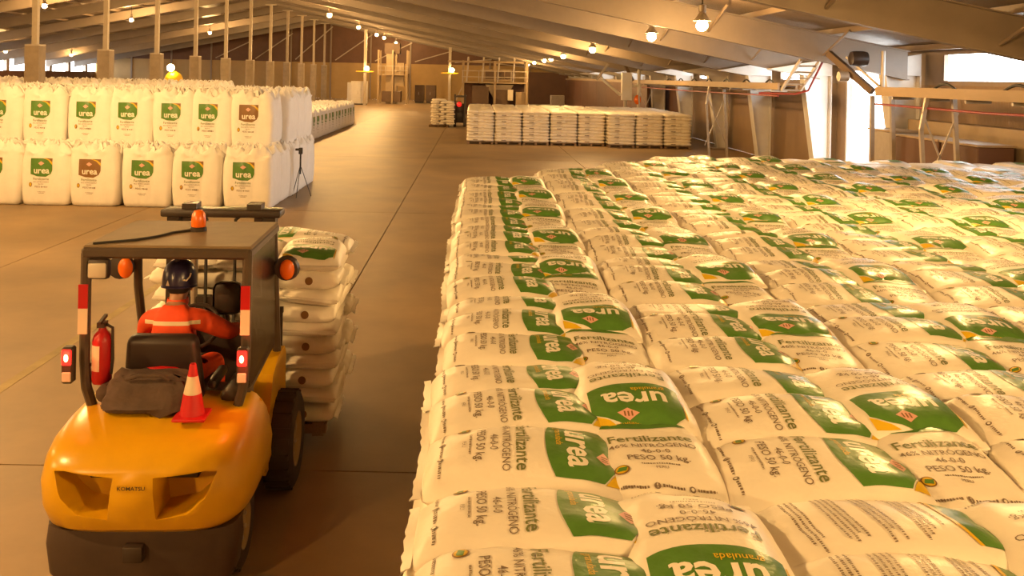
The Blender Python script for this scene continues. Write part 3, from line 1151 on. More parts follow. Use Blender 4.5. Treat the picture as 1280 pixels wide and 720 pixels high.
# lower bags under the upper ones that are not seen, as support
for rr in range(1, 5):
    for k in range(1, 7):
        place_bulk(-5.45 - 1.13 * k, 21.6 + 1.13 * rr, 0, (k + rr) % 3, 'lower bulk bag, %s row behind the front, %s from the aisle end' % (ORD[rr], ORD[k]), GB, prints=False, loops=False)
place_bulk(-5.42, 21.6 + 1.13 * 4, 0, 1, 'lower bulk bag on the aisle side, rearmost row of the front stack', GB, prints=False)

GA = 'bulk bags of the long row along the aisle'
for k in range(16):
    yy = 39.8 + 1.16 * k
    o = place_bulk(-8.5, yy, 0, k % 3, '%s bulk bag of the long single level row beside the aisle' % ORD[k], GA, PI / 2 if k % 2 else 1.5)
    o2 = place_bulk(-9.72, yy, 0, (k + 1) % 3, '%s bulk bag in the line just behind the long aisle row' % ORD[k], GA, prints=False)
GC = 'bulk bags of the two-level rear stack'
for k in range(15):
    for lv in range(2):
        place_bulk(-11.6 - 1.17 * k, 39.9 + random.uniform(-0.1, 0.1), 1.33 * lv, k % 3,
                   '%s %s bulk bag of the rear stack, counted from the aisle' % (ORD[k], ['lower', 'upper'][lv]), GC, prints=(lv == 1))

# black tripod beside the bulk bags
t = empty('tripod', (-4.62, 23.4, 0))
for k in range(3):
    a = 2 * PI * k / 3 + 0.4
    B().tube([(0.02 * math.cos(a), 0.02 * math.sin(a), 0.78), (0.30 * math.cos(a), 0.30 * math.sin(a), 0.0)], 0.010, 6).build('leg', 'cable', t)
B().tube([(0, 0, 0.6), (0, 0, 1.15)], 0.022, 8).build('centre_column', 'cable', t)
B().cbox(-0.05, 0.05, -0.04, 0.04, 1.13, 1.30, 0.012).cbox(-0.14, -0.02, -0.03, 0.03, 1.22, 1.28, 0.01).build('head', 'cable', t)
tag(t, 'thin black tripod standing at the corner of the bulk bags', 'tripod')


# ================================================================== CONVEYORS, BINS AND FAR MACHINES
def conveyor(label, x, y0, y1, z, legs, tilt_end=None):
    c = empty('conveyor', (x, y0, 0))
    L = y1 - y0
    b = B()
    b.box(-0.32, -0.26, 0, L, z - 0.12, z + 0.10)
    b.build('side_board', 'plank', c, smooth=0)
    B().box(0.26, 0.32, 0, L, z - 0.12, z + 0.10).build('side_board', 'plank', c, smooth=0)
    B().box(-0.26, 0.26, 0, L, z - 0.02, z + 0.01).build('belt', 'black', c, smooth=0)
    B().tube([(-0.30, 0, z - 0.32), (-0.30, L * 0.5, z - 0.36), (-0.30, L, z - 0.33)], 0.028, 6).build('pipe', 'red', c)
    n = max(2, int(L / 1.5))
    for k in range(n):
        yy = (k + 0.5) * L / n
        B().tube([(-0.26, yy, z - 0.16), (0.26, yy, z - 0.16)], 0.04, 8).build('roller', 'steel', c)
    for ly_ in legs:
        q = ly_ - y0
        B().bar((-0.30, q, z - 0.12), (-0.42, q, 2.3), 0.08).build('leg', 'steel', c, smooth=0)
        B().bar((-0.42, q, 2.32), (-0.25, q, 0.0), 0.08).build('leg', 'steel', c, smooth=0)
        B().bar((0.30, q, z - 0.12), (0.5, q, 0.0), 0.09).build('leg', 'steel', c, smooth=0)
        B().bar((-0.45, q, 0.6), (0.4, q, 2.7), 0.035).build('brace', 'steel', c, smooth=0)
        B().bar((0.45, q, 0.6), (-0.4, q, 2.7), 0.035).build('brace', 'steel', c, smooth=0)
    for k in range(max(1, int(L / 3))):
        yy = 1.0 + k * 2.6
        pts = [(-0.1, yy + 0.9 * t_, z + 0.08 + 0.12 * math.sin(PI * t_)) for t_ in np.linspace(0, 1, 8)]
        B().tube(pts, 0.03, 6).build('cable_loop', 'cable', c)
    return tag(c, label, 'conveyor')


conveyor('long tan overhead conveyor beyond the white pillar', 10.1, 28.5, 52.4, 3.17, [36.9, 52.2])
conveyor('near tan overhead conveyor with red pipe beside the windows', 10.3, 12.5, 22.0, 3.13, [19.5])

# inclined ladder-like chute frame with a red pipe at the conveyor's end
c = empty('chute_frame', (10.1, 28.0, 0))
for s in (-0.3, 0.3):
    B().bar((s, 0.2, 3.05), (s + 0.15, -1.0, 4.0), 0.06, 0.10).build('side_rail', 'steel', c, smooth=0)
for k in range(6):
    t_ = k / 5
    B().bar((-0.3 + 0.15 * t_, 0.2 - 1.2 * t_, 3.05 + 0.95 * t_), (0.3 + 0.15 * t_, 0.2 - 1.2 * t_, 3.05 + 0.95 * t_), 0.05).build('rung', 'steel', c, smooth=0)
B().tube([(-0.9, 0.6, 2.93), (0.10, 0.1, 2.93), (0.42, -0.15, 3.05), (0.55, -1.0, 4.0)], 0.035, 6).build('pipe', 'red', c)
B().bar((0.4, -1.0, 4.02), (1.9, -1.6, 4.05), 0.10).build('top_beam', 'steel', c, smooth=0)
tag(c, 'tilted ladder frame with red pipe next to the white pillar', 'frame')

# transfer head with motor between the doorway and the near conveyor
c = empty('transfer_head', (10.3, 22.3, 0))
B().bar((-0.2, 0.1, 3.1), (-0.9, 1.2, 4.1), 0.16).build('boom', 'machine2', c, smooth=0)
B().bar((0.2, 0.0, 3.0), (-0.5, 1.0, 4.0), 0.06).build('strut', 'steel', c, smooth=0)
B().lathe([(0.02, -0.2), (0.18, -0.2), (0.2, -0.1), (0.2, 0.1), (0.18, 0.2), (0.02, 0.2)], 14, Matrix.Translation((-0.35, 0.6, 3.95)) @ Matrix.Rotation(PI / 2, 4, 'Y')).build('motor', 'black', c)
B().lathe([(0.02, -0.12), (0.13, -0.12), (0.13, 0.12), (0.02, 0.12)], 12, Matrix.Translation((-0.75, 0.6, 3.48)) @ Matrix.Rotation(PI / 2, 4, 'Y')).build('drum', 'steel', c)
B().tube([(0.1, 0.2, 3.1), (0.1, 0.2, 4.15)], 0.05, 8).build('support_tube', 'steel', c)
B().bar((-0.2, 0.1, 3.0), (-0.1, 0.3, 0.0), 0.10).build('leg', 'steel', c, smooth=0)
B().bar((0.3, 0.1, 3.0), (0.5, 0.3, 0.0), 0.10).build('leg', 'steel', c, smooth=0)
tag(c, 'dark boom and motor at the conveyor end in front of the doorway', 'machine')

# boom with bright tubes beyond the wide block
c = empty('tube_boom', (9.3, 54.0, 0))
B().tube([(-1.6, 0, 3.3), (-0.4, 0, 2.3)], 0.09, 8).build('arm', 'pillar', c)
B().tube([(-1.9, 0, 3.2), (-1.2, 0, 4.2)], 0.08, 8).build('arm', 'steel', c)
B().box(-0.35, 0.25, -0.2, 0.2, 2.0, 3.7).build('mast_plate', 'pillar', c, smooth=0)
B().tube([(0.7, 0, 0.0), (0.7, 0, 3.9)], 0.10, 8).build('mast', 'pillar', c)
B().tube([(-0.3, 0, 2.9), (0.7, 0, 2.9)], 0.07, 8).build('arm', 'pillar', c)
B().bar((-0.2, 0, 4.2), (0.35, 0, 3.2), 0.16).build('brace', 'machine2', c, smooth=0)
B().tube([(-0.1, 0, 0.0), (-0.1, 0, 2.1)], 0.12, 8).build('mast', 'steel', c)
B().ell((0.6, -0.2, 2.05), (0.22, 0.2, 0.3), 10, 6).build('motor', 'amber', c)
tag(c, 'bright tubular boom rising behind the wide far bag block', 'machine')

# bins and boxes along the right wall
binsp = [('grey equipment cabinet standing in the doorway edge', 11.2, 22.9, 0.7, 1.35, 2.05, 'grey'),
         ('brown wooden bin next to the grey cabinet', 11.25, 20.6, 0.8, 2.1, 1.98, 'walldark'),
         ('low reddish bin nearest the picture edge by the wall', 11.25, 18.98, 0.8, 1.5, 1.98, 'walldark')]
for lab, x, y, w, d, h, m in binsp:
    c = empty('storage_bin' if 'bin' in lab else 'equipment_cabinet', (x, y, 0))
    B().cbox(-w / 2, w / 2, 0, d, 0.05, h, 0.02, seg=1).build('body', m, c)
    B().box(-w / 2 - 0.03, w / 2 + 0.03, -0.03, d + 0.03, h, h + 0.05).build('lid', 'machine', c, smooth=0)
    for k in (0.3, 0.7):
        B().box(-w / 2 - 0.02, -w / 2, d * k - 0.06, d * k + 0.06, 0.5, 0.8).build('latch', 'whitetape', c, smooth=0)
    B().box(-w / 2 + 0.05, w / 2 - 0.05, 0.05, d - 0.05, 0, 0.05).build('plinth', 'black', c, smooth=0)
    tag(c, lab, 'cabinet' if 'cabinet' in lab else 'bin')
# low concrete ledge blocks behind the bins
c = B().box(11.9, 12.45, 16.6, 24.2, 0, 2.35).build('ledge', 'machine', smooth=0)
tag(c, 'tan ledge running along the wall behind the bins', 'ledge', kind='structure')


def frame_machine(name, label, x0, x1, y, h, levels, bits):
    c = empty(name, (x0, y, 0))
    w = x1 - x0
    for x in (0.1, w / 2, w - 0.1):
        for yy in (0.1, 2.4):
            B().box(x - 0.09, x + 0.09, yy - 0.09, yy + 0.09, 0, h).build('post', 'machine', c, smooth=0)
    for z in levels:
        B().box(0, w, 0, 2.5, z, z + 0.12).build('deck', 'machine', c, smooth=0)
        for q in (0.5, 1.0):
            B().box(0, w, 0, 0.06, z + q, z + q + 0.06).build('handrail', 'post', c, smooth=0)
        for x in np.linspace(0.05, w - 0.1, 5):
            B().box(x, x + 0.06, 0, 0.06, z, z + 1.05).build('baluster', 'post', c, smooth=0)
    for (nm, m, a) in bits:
        B().box(*a).build(nm, m, c, smooth=0)
    return tag(c, label, 'machine')


bp = frame_machine('bagging_plant', 'open steel bagging plant with decks behind the wide far block', -1.2, 4.4, 74.0, 4.6, [2.7],
                   [('panel', 'machine2', (0.9, 2.3, 0.5, 2.2, 0.0, 2.5)), ('bin_wall', 'machine', (1.6, 4.6, 1.4, 2.3, 2.9, 3.9)),
                    ('panel', 'machine2', (2.7, 3.9, 0.6, 2.2, 0, 2.2)), ('notice_board', 'whitetape', (3.9, 4.35, -0.05, 0.0, 1.3, 2.2)),
                    ('control_cabinet', 'machine', (4.6, 5.4, 0.4, 1.4, 0, 2.0))])
h = B()
h.add([(2.0, 0.4, 2.6), (4.4, 0.4, 2.6), (4.4, 2.2, 2.6), (2.0, 2.2, 2.6), (2.8, 1.0, 1.3), (3.6, 1.0, 1.3), (3.6, 1.6, 1.3), (2.8, 1.6, 1.3)],
      [(0, 1, 2, 3), (7, 6, 5, 4), (0, 4, 5, 1), (1, 5, 6, 2), (2, 6, 7, 3), (3, 7, 4, 0)])
h.build('hopper', 'post', bp, smooth=0)
B().box(0.2, 5.4, 2.42, 2.5, 0, 2.68).build('dark_backing', 'walldark', bp, smooth=0)  # added dark sheet, its colour stands in for the plant's shaded interior
for k in range(4):
    B().tube([(0.4 + 1.3 * k, 0.3, 2.7), (0.55 + 1.3 * k, 0.5, 4.9)], 0.08, 8).build('duct', 'post', bp)
for k in range(3):
    B().box(2.0 + 0.85 * k, 2.75 + 0.85 * k, 1.36, 1.4, 3.1, 3.7).build('screen_panel', 'machine2', bp, smooth=0)
B().bar((-1.2, 0.3, 4.5), (5.6, 0.3, 4.5), 0.16).build('top_beam', 'machine', bp, smooth=0)
B().bar((-1.0, 0.2, 0.0), (0.2, 0.2, 2.7), 0.09).build('stair_rail', 'post', bp, smooth=0)
tw = frame_machine('elevator_tower', 'tall bucket elevator tower against the far end wall', -11.0, -7.6, 98.0, 6.0, [3.2],
                   [('casing', 'machine', (0.9, 2.1, 0.8, 1.9, 0, 6.6)), ('head', 'machine2', (0.7, 2.4, 0.7, 2.0, 5.6, 6.8)), ('boot', 'machine2', (0.5, 2.6, 0.3, 2.2, 0.2, 1.4)),
                    ('chute', 'machine', (2.1, 2.9, 0.9, 1.7, 2.0, 4.6))])
for lab, x, y, w, hh, m in (('brown control cabinet by the far end wall, beside the tower', -7.2, 104.0, 1.1, 2.1, 'machine2'),
                            ('second brown cabinet by the far end wall, further from the tower', -5.9, 104.0, 1.2, 2.1, 'machine2'),
                            ('pale feeder machine standing in front of the elevator tower', -13.2, 93.0, 1.7, 2.5, 'pillar'),
                            ('white square tank at the end of the long bulk bag row', -14.6, 100.0, 1.4, 2.3, 'pillar'),
                            ('dark tilted screen box in the far corner by the brown wall', 7.2, 84.0, 1.3, 1.6, 'grey')):
    c = empty('control_cabinet' if 'cabinet' in lab else ('square_tank' if 'tank' in lab else 'feeder_machine' if 'feeder' in lab else 'screen_box'), (x, y, 0))
    B().cbox(0, w, 0, 0.9, 0.15, hh, 0.03, seg=1).build('body', m, c)
    B().box(0.05, w - 0.05, 0.05, 0.85, 0, 0.15).build('plinth', 'black', c, smooth=0)
    B().box(0.1, w / 2 - 0.03, -0.03, 0.0, 0.3, hh - 0.15).build('door_leaf', m, c, smooth=0)
    B().box(w / 2 + 0.03, w - 0.1, -0.03, 0.0, 0.3, hh - 0.15).build('door_leaf', m, c, smooth=0)
    B().box(w / 2 - 0.1, w / 2 - 0.06, -0.07, -0.03, hh * 0.45, hh * 0.6).build('handle', 'steel', c, smooth=0)
    tag(c, lab, 'cabinet' if 'cabinet' in lab else 'machine')

# free-standing posts with bracket lamps in front of the far wall
for lab, x, y in (('tall pale steel post with bracket lamp near the elevator tower', -11.6, 92.0), ('tall pale steel post with bracket lamp beside the lone stack', -2.75, 92.0)):
    c = empty('lamp_post', (x, y, 0))
    B().box(-0.14, 0.14, -0.14, 0.14, 0, roof_h(x) - 0.95).build('post', 'post', c, smooth=0)
    B().box(-0.25, 0.25, -0.25, 0.25, 0, 0.04).build('base_plate', 'steel', c, smooth=0)
    B().bar((-0.9, -0.2, 3.55), (0.9, -0.2, 3.55), 0.10).build('bracket', 'yel2', c, smooth=0)
    B().ell((0.25, -0.35, 3.85), (0.22, 0.22, 0.22), 12, 8).build('bulb', 'glass', c)
    tag(c, lab, 'post')

# rounded yellow machine glowing under a lamp beyond the rear bulk bags
c = empty('yellow_loader', (-20.8, 60.0, 0))
B().cbox(-0.9, 0.9, 0, 2.2, 0.6, 1.9, 0.2).build('body', 'yel2', c)
B().ell((0, 0.6, 2.6), (0.62, 0.6, 0.62), 16, 10).build('hopper_dome', 'yel2', c)
B().bar((-0.5, 0.3, 2.5), (-1.4, 0.1, 3.1), 0.12).build('arm', 'machine2', c, smooth=0)
B().ell((-0.05, 0.1, 3.45), (0.25, 0.25, 0.25), 12, 8).build('lamp', 'glass', c)
B().tube([(0, 0.4, 3.1), (-0.05, 0.1, 3.4)], 0.05, 6).build('lamp_stalk', 'machine2', c)
for sx in (-1, 1):
    for yy in (0.5, 1.8):
        B().lathe([(0.1, -0.15), (0.45, -0.15), (0.5, 0), (0.45, 0.15), (0.1, 0.15)], 16, Matrix.Translation((sx * 0.95, yy, 0.5)) @ Matrix.Rotation(PI / 2, 4, 'Y')).build('wheel', 'rubber', c)
tag(c, 'rounded yellow loader glowing behind the rear bulk bags', 'loader')

# small dark lift truck beyond the lone stack
c = empty('lift_truck', (-1.0, 56.4, 0))
B().cbox(-0.35, 0.35, 0.6, 2.0, 0.25, 1.0, 0.08).build('body', 'black', c)
B().box(-0.38, -0.26, 0.35, 0.5, 0.1, 2.1).build('mast', 'black', c, smooth=0)
B().box(0.26, 0.38, 0.35, 0.5, 0.1, 2.1).build('mast', 'black', c, smooth=0)
B().box(-0.38, 0.38, 0.38, 0.46, 1.9, 2.0).build('mast_crossbar', 'black', c, smooth=0)
B().cbox(-0.3, 0.3, 0.6, 0.8, 0.9, 1.5, 0.04).build('console', 'black', c)
for sx in (-0.33, 0.33):
    for yy in (0.7, 1.8):
        B().bar((sx, yy, 0.95), (sx, yy, 1.95), 0.06).build('guard_post', 'black', c, smooth=0)
B().box(-0.4, 0.4, 0.6, 1.9, 1.95, 2.0).build('guard_roof', 'black', c, smooth=0)
B().ell((-0.05, 0.28, 1.45), (0.17, 0.1, 0.17), 10, 6).build('red_lamp', 'redlamp', c)
for sx in (-0.32, 0.32):
    for yy in (0.7, 1.7):
        B().lathe([(0.05, -0.08), (0.25, -0.08), (0.25, 0.08), (0.05, 0.08)], 14, Matrix.Translation((sx, yy, 0.25)) @ Matrix.Rotation(PI / 2, 4, 'Y')).build('wheel', 'rubber', c)
tag(c, 'small dark lift truck with a red lamp beside the lone stack', 'lift truck')

# ================================================================== FORKLIFT
FX, FY, FR = -2.10, 7.0, R(2.5)
fk = empty('forklift', (FX, FY, 0), FR)
tag(fk, 'yellow forklift seen from behind carrying a pallet of white bags', 'forklift')
FM = Matrix.Translation((FX, FY, 0)) @ Matrix.Rotation(FR, 4, 'Z')

# counterweight: loft with two recesses cut in
secs = [(0.46, 0.60, -1.60), (0.50, 0.635, -1.655), (0.60, 0.665, -1.695), (0.74, 0.675, -1.705), (0.86, 0.655, -1.675), (0.93, 0.63, -1.62), (0.985, 0.595, -1.50), (1.025, 0.56, -1.32), (1.045, 0.52, -1.12)]
yf = -0.80
bm = bmesh.new()
N = 36
ringv = []
for z, w, yr in secs:
    ring = []
    for k in range(N + 1):
        a = PI * k / N
        n_ = 4.6
        ca, sa = math.cos(a), math.sin(a)
        x = w * math.copysign(abs(ca) ** (2 / n_), ca)
        yv = yf + (yr - yf) * abs(sa) ** (2 / n_)
        ring.append(bm.verts.new((x, yv, z)))
    ringv.append(ring)
for i in range(len(ringv) - 1):
    for k in range(N):
        bm.faces.new((ringv[i][k], ringv[i][k + 1], ringv[i + 1][k + 1], ringv[i + 1][k]))
    bm.faces.new((ringv[i][N], ringv[i][0], ringv[i + 1][0], ringv[i + 1][N]))
bm.faces.new(ringv[0])
bm.faces.new(list(reversed(ringv[-1])))
bmesh.ops.recalc_face_normals(bm, faces=bm.faces)
cwm = bpy.data.meshes.new('cw')
bm.to_mesh(cwm)
bm.free()
cw = link('cw_tmp', cwm)
cut = B()
cut.prism([(-0.12, 0.825), (-0.42, 0.855), (-0.49, 0.845), (-0.43, 0.70), (-0.33, 0.61), (-0.145, 0.575)], -1.9, -1.40, 'y')
cut.prism([(0.12, 0.825), (0.42, 0.855), (0.49, 0.845), (0.43, 0.70), (0.33, 0.61), (0.145, 0.575)], -1.9, -1.40, 'y')
cuto = cut.build('cut_tmp', 'yellow', smooth=0)
md = cw.modifiers.new('b', 'BOOLEAN')
md.object = cuto
md.solver = 'EXACT'
md2 = cw.modifiers.new('v', 'BEVEL')
md2.width = 0.012
md2.segments = 2
md2.limit_method = 'ANGLE'
md2.angle_limit = R(40)
me = bake(cw, 'counterweight', ['yellow'])
bpy.data.objects.remove(cuto)
me.polygons.foreach_set('use_smooth', [True] * len(me.polygons))
me.set_sharp_from_angle(angle=R(32))
cwo = link('counterweight', me, fk)
# dark intake boxes deep in the recesses
for s in (-1, 1):
    B().cbox(s * 0.13 if s > 0 else -0.34, 0.34 if s > 0 else -0.13, -1.47, -1.39, 0.73, 0.84, 0.01, seg=1).build('air_intake', 'black', cwo)
# maker's plate on the rear
nm = Flat()
nm.rect(-0.085, 0.085, -0.020, 0.020, 0)
nm.text('KOMATSU', 0, 0, 0.034, 1, 0.012, 1.05, lift=0.002)
me = nm.drape(lambda r_, u_, l_: (r_, -1.709 - l_, 0.775 + u_ + 0), ['yellow', 'black'], 'name_plate')
link('name_plate', me, cwo)
# small inspection scratch line and top hatch
B().cbox(-0.20, 0.20, -1.22, -0.95, 1.05, 1.075, 0.012).build('top_hatch', 'yellow', cwo)
# dark lower rear skirt
b = B()
sk = [(0.08, 0.54, -1.52), (0.16, 0.58, -1.60), (0.34, 0.60, -1.62), (0.462, 0.59, -1.60)]
V, F = [], []
for z, w, yr in sk:
    for k in range(N + 1):
        a = PI * k / N
        ca, sa = math.cos(a), math.sin(a)
        V.append((w * math.copysign(abs(ca) ** (2 / 4.0), ca), -1.34 + (yr + 1.34) * abs(sa) ** 0.5, z))
for i in range(len(sk) - 1):
    for k in range(N):
        F.append((i * (N + 1) + k, i * (N + 1) + k + 1, (i + 1) * (N + 1) + k + 1, (i + 1) * (N + 1) + k))
    F.append((i * (N + 1) + N, i * (N + 1), (i + 1) * (N + 1), (i + 1) * (N + 1) + N))
F.append(tuple(range(N + 1)))
F.append(tuple(reversed([(len(sk) - 1) * (N + 1) + k for k in range(N + 1)])))
b.add(V, F)
skirt = b.build('rear_skirt', 'dark', fk)
B().cbox(-0.06, 0.06, -1.67, -1.57, 0.30, 0.40, 0.012).build('tow_pin', 'black', skirt)
# chassis and side panels
B().cbox(-0.40, 0.40, -1.34, 0.25, 0.20, 0.62, 0.03).build('chassis', 'dark', fk)
for s in (-1, 1):
    b = B()
    b.prism([(-0.83, 0.50), (-0.83, 1.0), (-0.62, 0.86), (-0.45, 0.60), (-0.40, 0.42), (-0.55, 0.40)], s * 0.40, s * 0.60, 'x')
    b.build('side_panel', 'yellow', fk)
    b = B()
    b.prism([(-0.45, 0.28), (-0.40, 0.60), (-0.22, 0.96), (-0.05, 1.03), (0.28, 1.03), (0.36, 0.95), (0.36, 0.28)], s * 0.42, s * 0.57, 'x')
    fen = b.build('front_fender', 'yellow', fk)
    B().cbox(min(s * 0.40, s * 0.58), max(s * 0.40, s * 0.58), -0.75, -0.42, 0.36, 0.41, 0.01).build('step', 'black', fk)
# hood under the seat
B().cbox(-0.42, 0.42, -1.0, -0.25, 0.60, 0.93, 0.05).build('engine_hood', 'black', fk)
B().cbox(0.34, 0.50, -1.0, -0.55, 0.90, 1.12, 0.06).build('side_cover', 'guard', fk)
B().cbox(-0.50, -0.34, -1.0, -0.55, 0.88, 1.04, 0.05).build('side_cover', 'guard', fk)
# dashboard, steering
B().cbox(-0.42, 0.42, 0.08, 0.30, 0.55, 1.18, 0.05).build('dashboard', 'black', fk)
B().tube([(-0.05, 0.10, 1.05), (-0.05, -0.14, 1.30)], 0.03, 8).build('steering_column', 'black', fk)
rot = Matrix.Translation((-0.05, -0.15, 1.31)) @ Matrix.Rotation(R(50), 4, 'X')
pts = [rot @ Vector((0.18 * math.cos(a), 0.18 * math.sin(a), 0)) for a in np.linspace(0, 2 * PI, 25)]
b = B().tube(pts, 0.016, 8, cap=False)
for a in (0.5, 2.6, 4.7):
    b.tube([rot @ Vector((0, 0, 0)), rot @ Vector((0.18 * math.cos(a), 0.18 * math.sin(a), 0))], 0.012, 6)
b.build('steering_wheel', 'black', fk)
B().cbox(0.04, 0.27, -0.02, 0.06, 1.36, 1.62, 0.06).build('display_unit', 'black', fk)
B().tube([(0.15, 0.02, 1.37), (0.15, 0.12, 1.12)], 0.02, 6).build('display_stalk', 'black', fk)
for k in range(3):
    x = 0.30 + 0.05 * k
    b = B().tube([(x, 0.02, 1.10), (x, -0.10, 1.34)], 0.009, 6)
    b.ell((x, -0.105, 1.35), (0.02, 0.02, 0.025), 8, 6)
    b.build('lever', 'black', fk)
# seat
seat = B().cbox(-0.31, 0.21, -0.86, -0.36, 0.92, 1.04, 0.05, seg=3).build('seat_cushion', 'vinyl', fk)
mt = Matrix.Translation((-0.05, -0.90, 1.02)) @ Matrix.Rotation(R(8), 4, 'X')
sb = B()
bmx = bmesh.new()
bmesh.ops.create_cube(bmx, size=1)
for v in bmx.verts:
    v.co = Vector((v.co.x * (0.56 if v.co.z < 0 else 0.47), v.co.y * 0.13, (v.co.z + 0.5) * 0.47))
bmesh.ops.bevel(bmx, geom=list(bmx.edges), offset=0.055, segments=4, affect='EDGES', profile=0.5)
sb.bm(bmx, mt)
sbo = sb.build('seat_backrest', 'vinyl', fk)
hd = [(-0.17, -1.0, 1.225), (-0.12, -1.035, 1.26), (-0.03, -1.05, 1.272), (0.05, -1.035, 1.262), (0.10, -1.0, 1.23)]
B().tube(hd, 0.026, 8).build('red_handle', 'redplastic', sbo)
B().cbox(-0.19, 0.12, -1.015, -0.985, 1.18, 1.235, 0.012).build('red_panel', 'redplastic', sbo)
for s in (-1, 1):
    B().cbox(-0.05 + s * 0.33 - 0.035, -0.05 + s * 0.33 + 0.035, -0.95, -0.60, 1.10, 1.17, 0.03).build('armrest', 'vinyl', fk)
# overhead guard
g = 0.055
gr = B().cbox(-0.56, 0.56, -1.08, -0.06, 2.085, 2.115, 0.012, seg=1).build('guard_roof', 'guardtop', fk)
b = B()
b.cbox(-0.56, 0.56, -1.11, -1.04, 2.03, 2.10, 0.015, seg=1)
b.build('guard_beam', 'guard', fk)
B().cbox(-0.56, 0.56, -0.12, -0.05, 2.03, 2.10, 0.015, seg=1).build('guard_beam', 'guard', fk)
for s in (-1, 1):
    B().cbox(min(s * 0.50, s * 0.565), max(s * 0.50, s * 0.565), -1.10, -0.05, 2.03, 2.10, 0.015, seg=1).build('guard_beam', 'guard', fk)
    # rear post, curving inwards at the foot
    b = B().tube([(s * 0.535, -1.075, 2.06), (s * 0.535, -1.075, 1.35), (s * 0.52, -1.07, 1.16), (s * 0.47, -1.05, 0.98)], 0.034, 8)
    pst = b.build('rear_post', 'guard', fk)
    B().box(s * 0.535 - 0.031, s * 0.535 + 0.031, -1.124, -1.114, 1.70, 1.86).build('red_tape', 'redtape', pst, smooth=0)
    B().box(s * 0.535 - 0.031, s * 0.535 + 0.031, -1.124, -1.114, 1.53, 1.70).build('white_tape', 'whitetape', pst, smooth=0)
    b = B().tube([(s * 0.525, -0.09, 2.06), (s * 0.535, -0.03, 1.60), (s * 0.53, 0.16, 1.0)], 0.033, 8)
    b.build('front_post', 'guard', fk)
    # tail lamps
    xo = -0.605 if s < 0 else 0.535
    tl = empty('tail_lamp')
    tl.parent = fk
    B().cbox(xo - 0.038, xo + 0.038, -1.19, -1.12, 1.22, 1.46, 0.012, seg=1).build('lamp_housing', 'black', tl)
    B().cbox(xo - 0.032, xo + 0.032, -1.205, -1.188, 1.345, 1.45, 0.008, seg=1).build('red_lens', 'tail', tl)
    B().ell((xo, -1.205, 1.395), (0.015, 0.007, 0.026), 10, 6).build('glowing_bulb', 'tailhot', tl)
    B().cbox(xo - 0.030, xo + 0.030, -1.20, -1.188, 1.235, 1.30, 0.006, seg=1).build('clear_lens', 'lens', tl)
    # front turn lamps
    xi = s * 0.64
    ti = empty('turn_lamp')
    ti.parent = fk
    B().lathe([(0.02, 0.0), (0.09, 0.01), (0.10, 0.06), (0.07, 0.12), (0.02, 0.13)], 16, Matrix.Translation((xi, -0.16, 1.76)) @ Matrix.Rotation(-PI / 2, 4, 'X')).build('lamp_housing', 'black', ti)
    B().ell((xi + s * -0.02 + 0.03, -0.165, 1.76), (0.058, 0.03, 0.08), 12, 8).build('amber_lens', 'amber', ti)
    B().tube([(xi, -0.08, 1.76), (s * 0.535, -0.05, 1.80)], 0.012, 6).build('bracket', 'black', ti)
    # rear light of the tail lamp on the metal around it
    ld = bpy.data.lights.new('tail_light', 'POINT')
    ld.energy = 2.2 if s > 0 else 0.9
    ld.color = (1.0, 0.05, 0.02)
    ld.shadow_soft_size = 0.02
    lo = bpy.data.objects.new('tail_light', ld)
    COL.objects.link(lo)
    lo.location = FM @ Vector((xo + (0.05 if s > 0 else -0.02), -1.26, 1.40))
# work lamps
wlm = empty('work_lamp')
wlm.parent = fk
B().cbox(-0.52, -0.37, -1.12, -1.05, 1.89, 2.03, 0.03).build('lamp_housing', 'black', wlm)
B().cbox(-0.505, -0.385, -1.135, -1.118, 1.905, 2.005, 0.012).build('clear_lens', 'lens', wlm)
B().cbox(-0.52, -0.36, -0.10, 0.0, 1.82, 1.97, 0.04).build('head_lamp', 'black', fk)
B().cbox(0.36, 0.52, -0.10, 0.0, 1.82, 1.97, 0.04).build('head_lamp', 'black', fk)
# beacon with cable on the roof
bc = empty('beacon')
bc.parent = fk
B().lathe([(0.06, 2.115), (0.06, 2.14), (0.05, 2.15)], 16, Matrix.Translation((0.05, -0.50, 0))).build('beacon_base', 'black', bc)
B().lathe([(0.052, 2.145), (0.054, 2.19), (0.048, 2.24), (0.03, 2.265), (0.004, 2.272)], 16, Matrix.Translation((0.05, -0.50, 0))).build('amber_dome', 'amber', bc)
B().tube([(0.0, -0.52, 2.122), (-0.10, -0.62, 2.122), (-0.16, -0.78, 2.122), (-0.27, -0.92, 2.122), (-0.40, -1.0, 2.122), (-0.5, -1.06, 2.122)], 0.009, 6).build('cable', 'cable', bc)
# side window glass sheet frame on the right (dark cab side)
B().bar((0.53, -0.95, 1.10), (0.53, -0.05, 1.16), 0.03).build('side_rail', 'guard', fk)
B().box(0.542, 0.548, -1.0, -0.08, 1.14, 2.03).build('side_window', 'tint', fk, smooth=0)
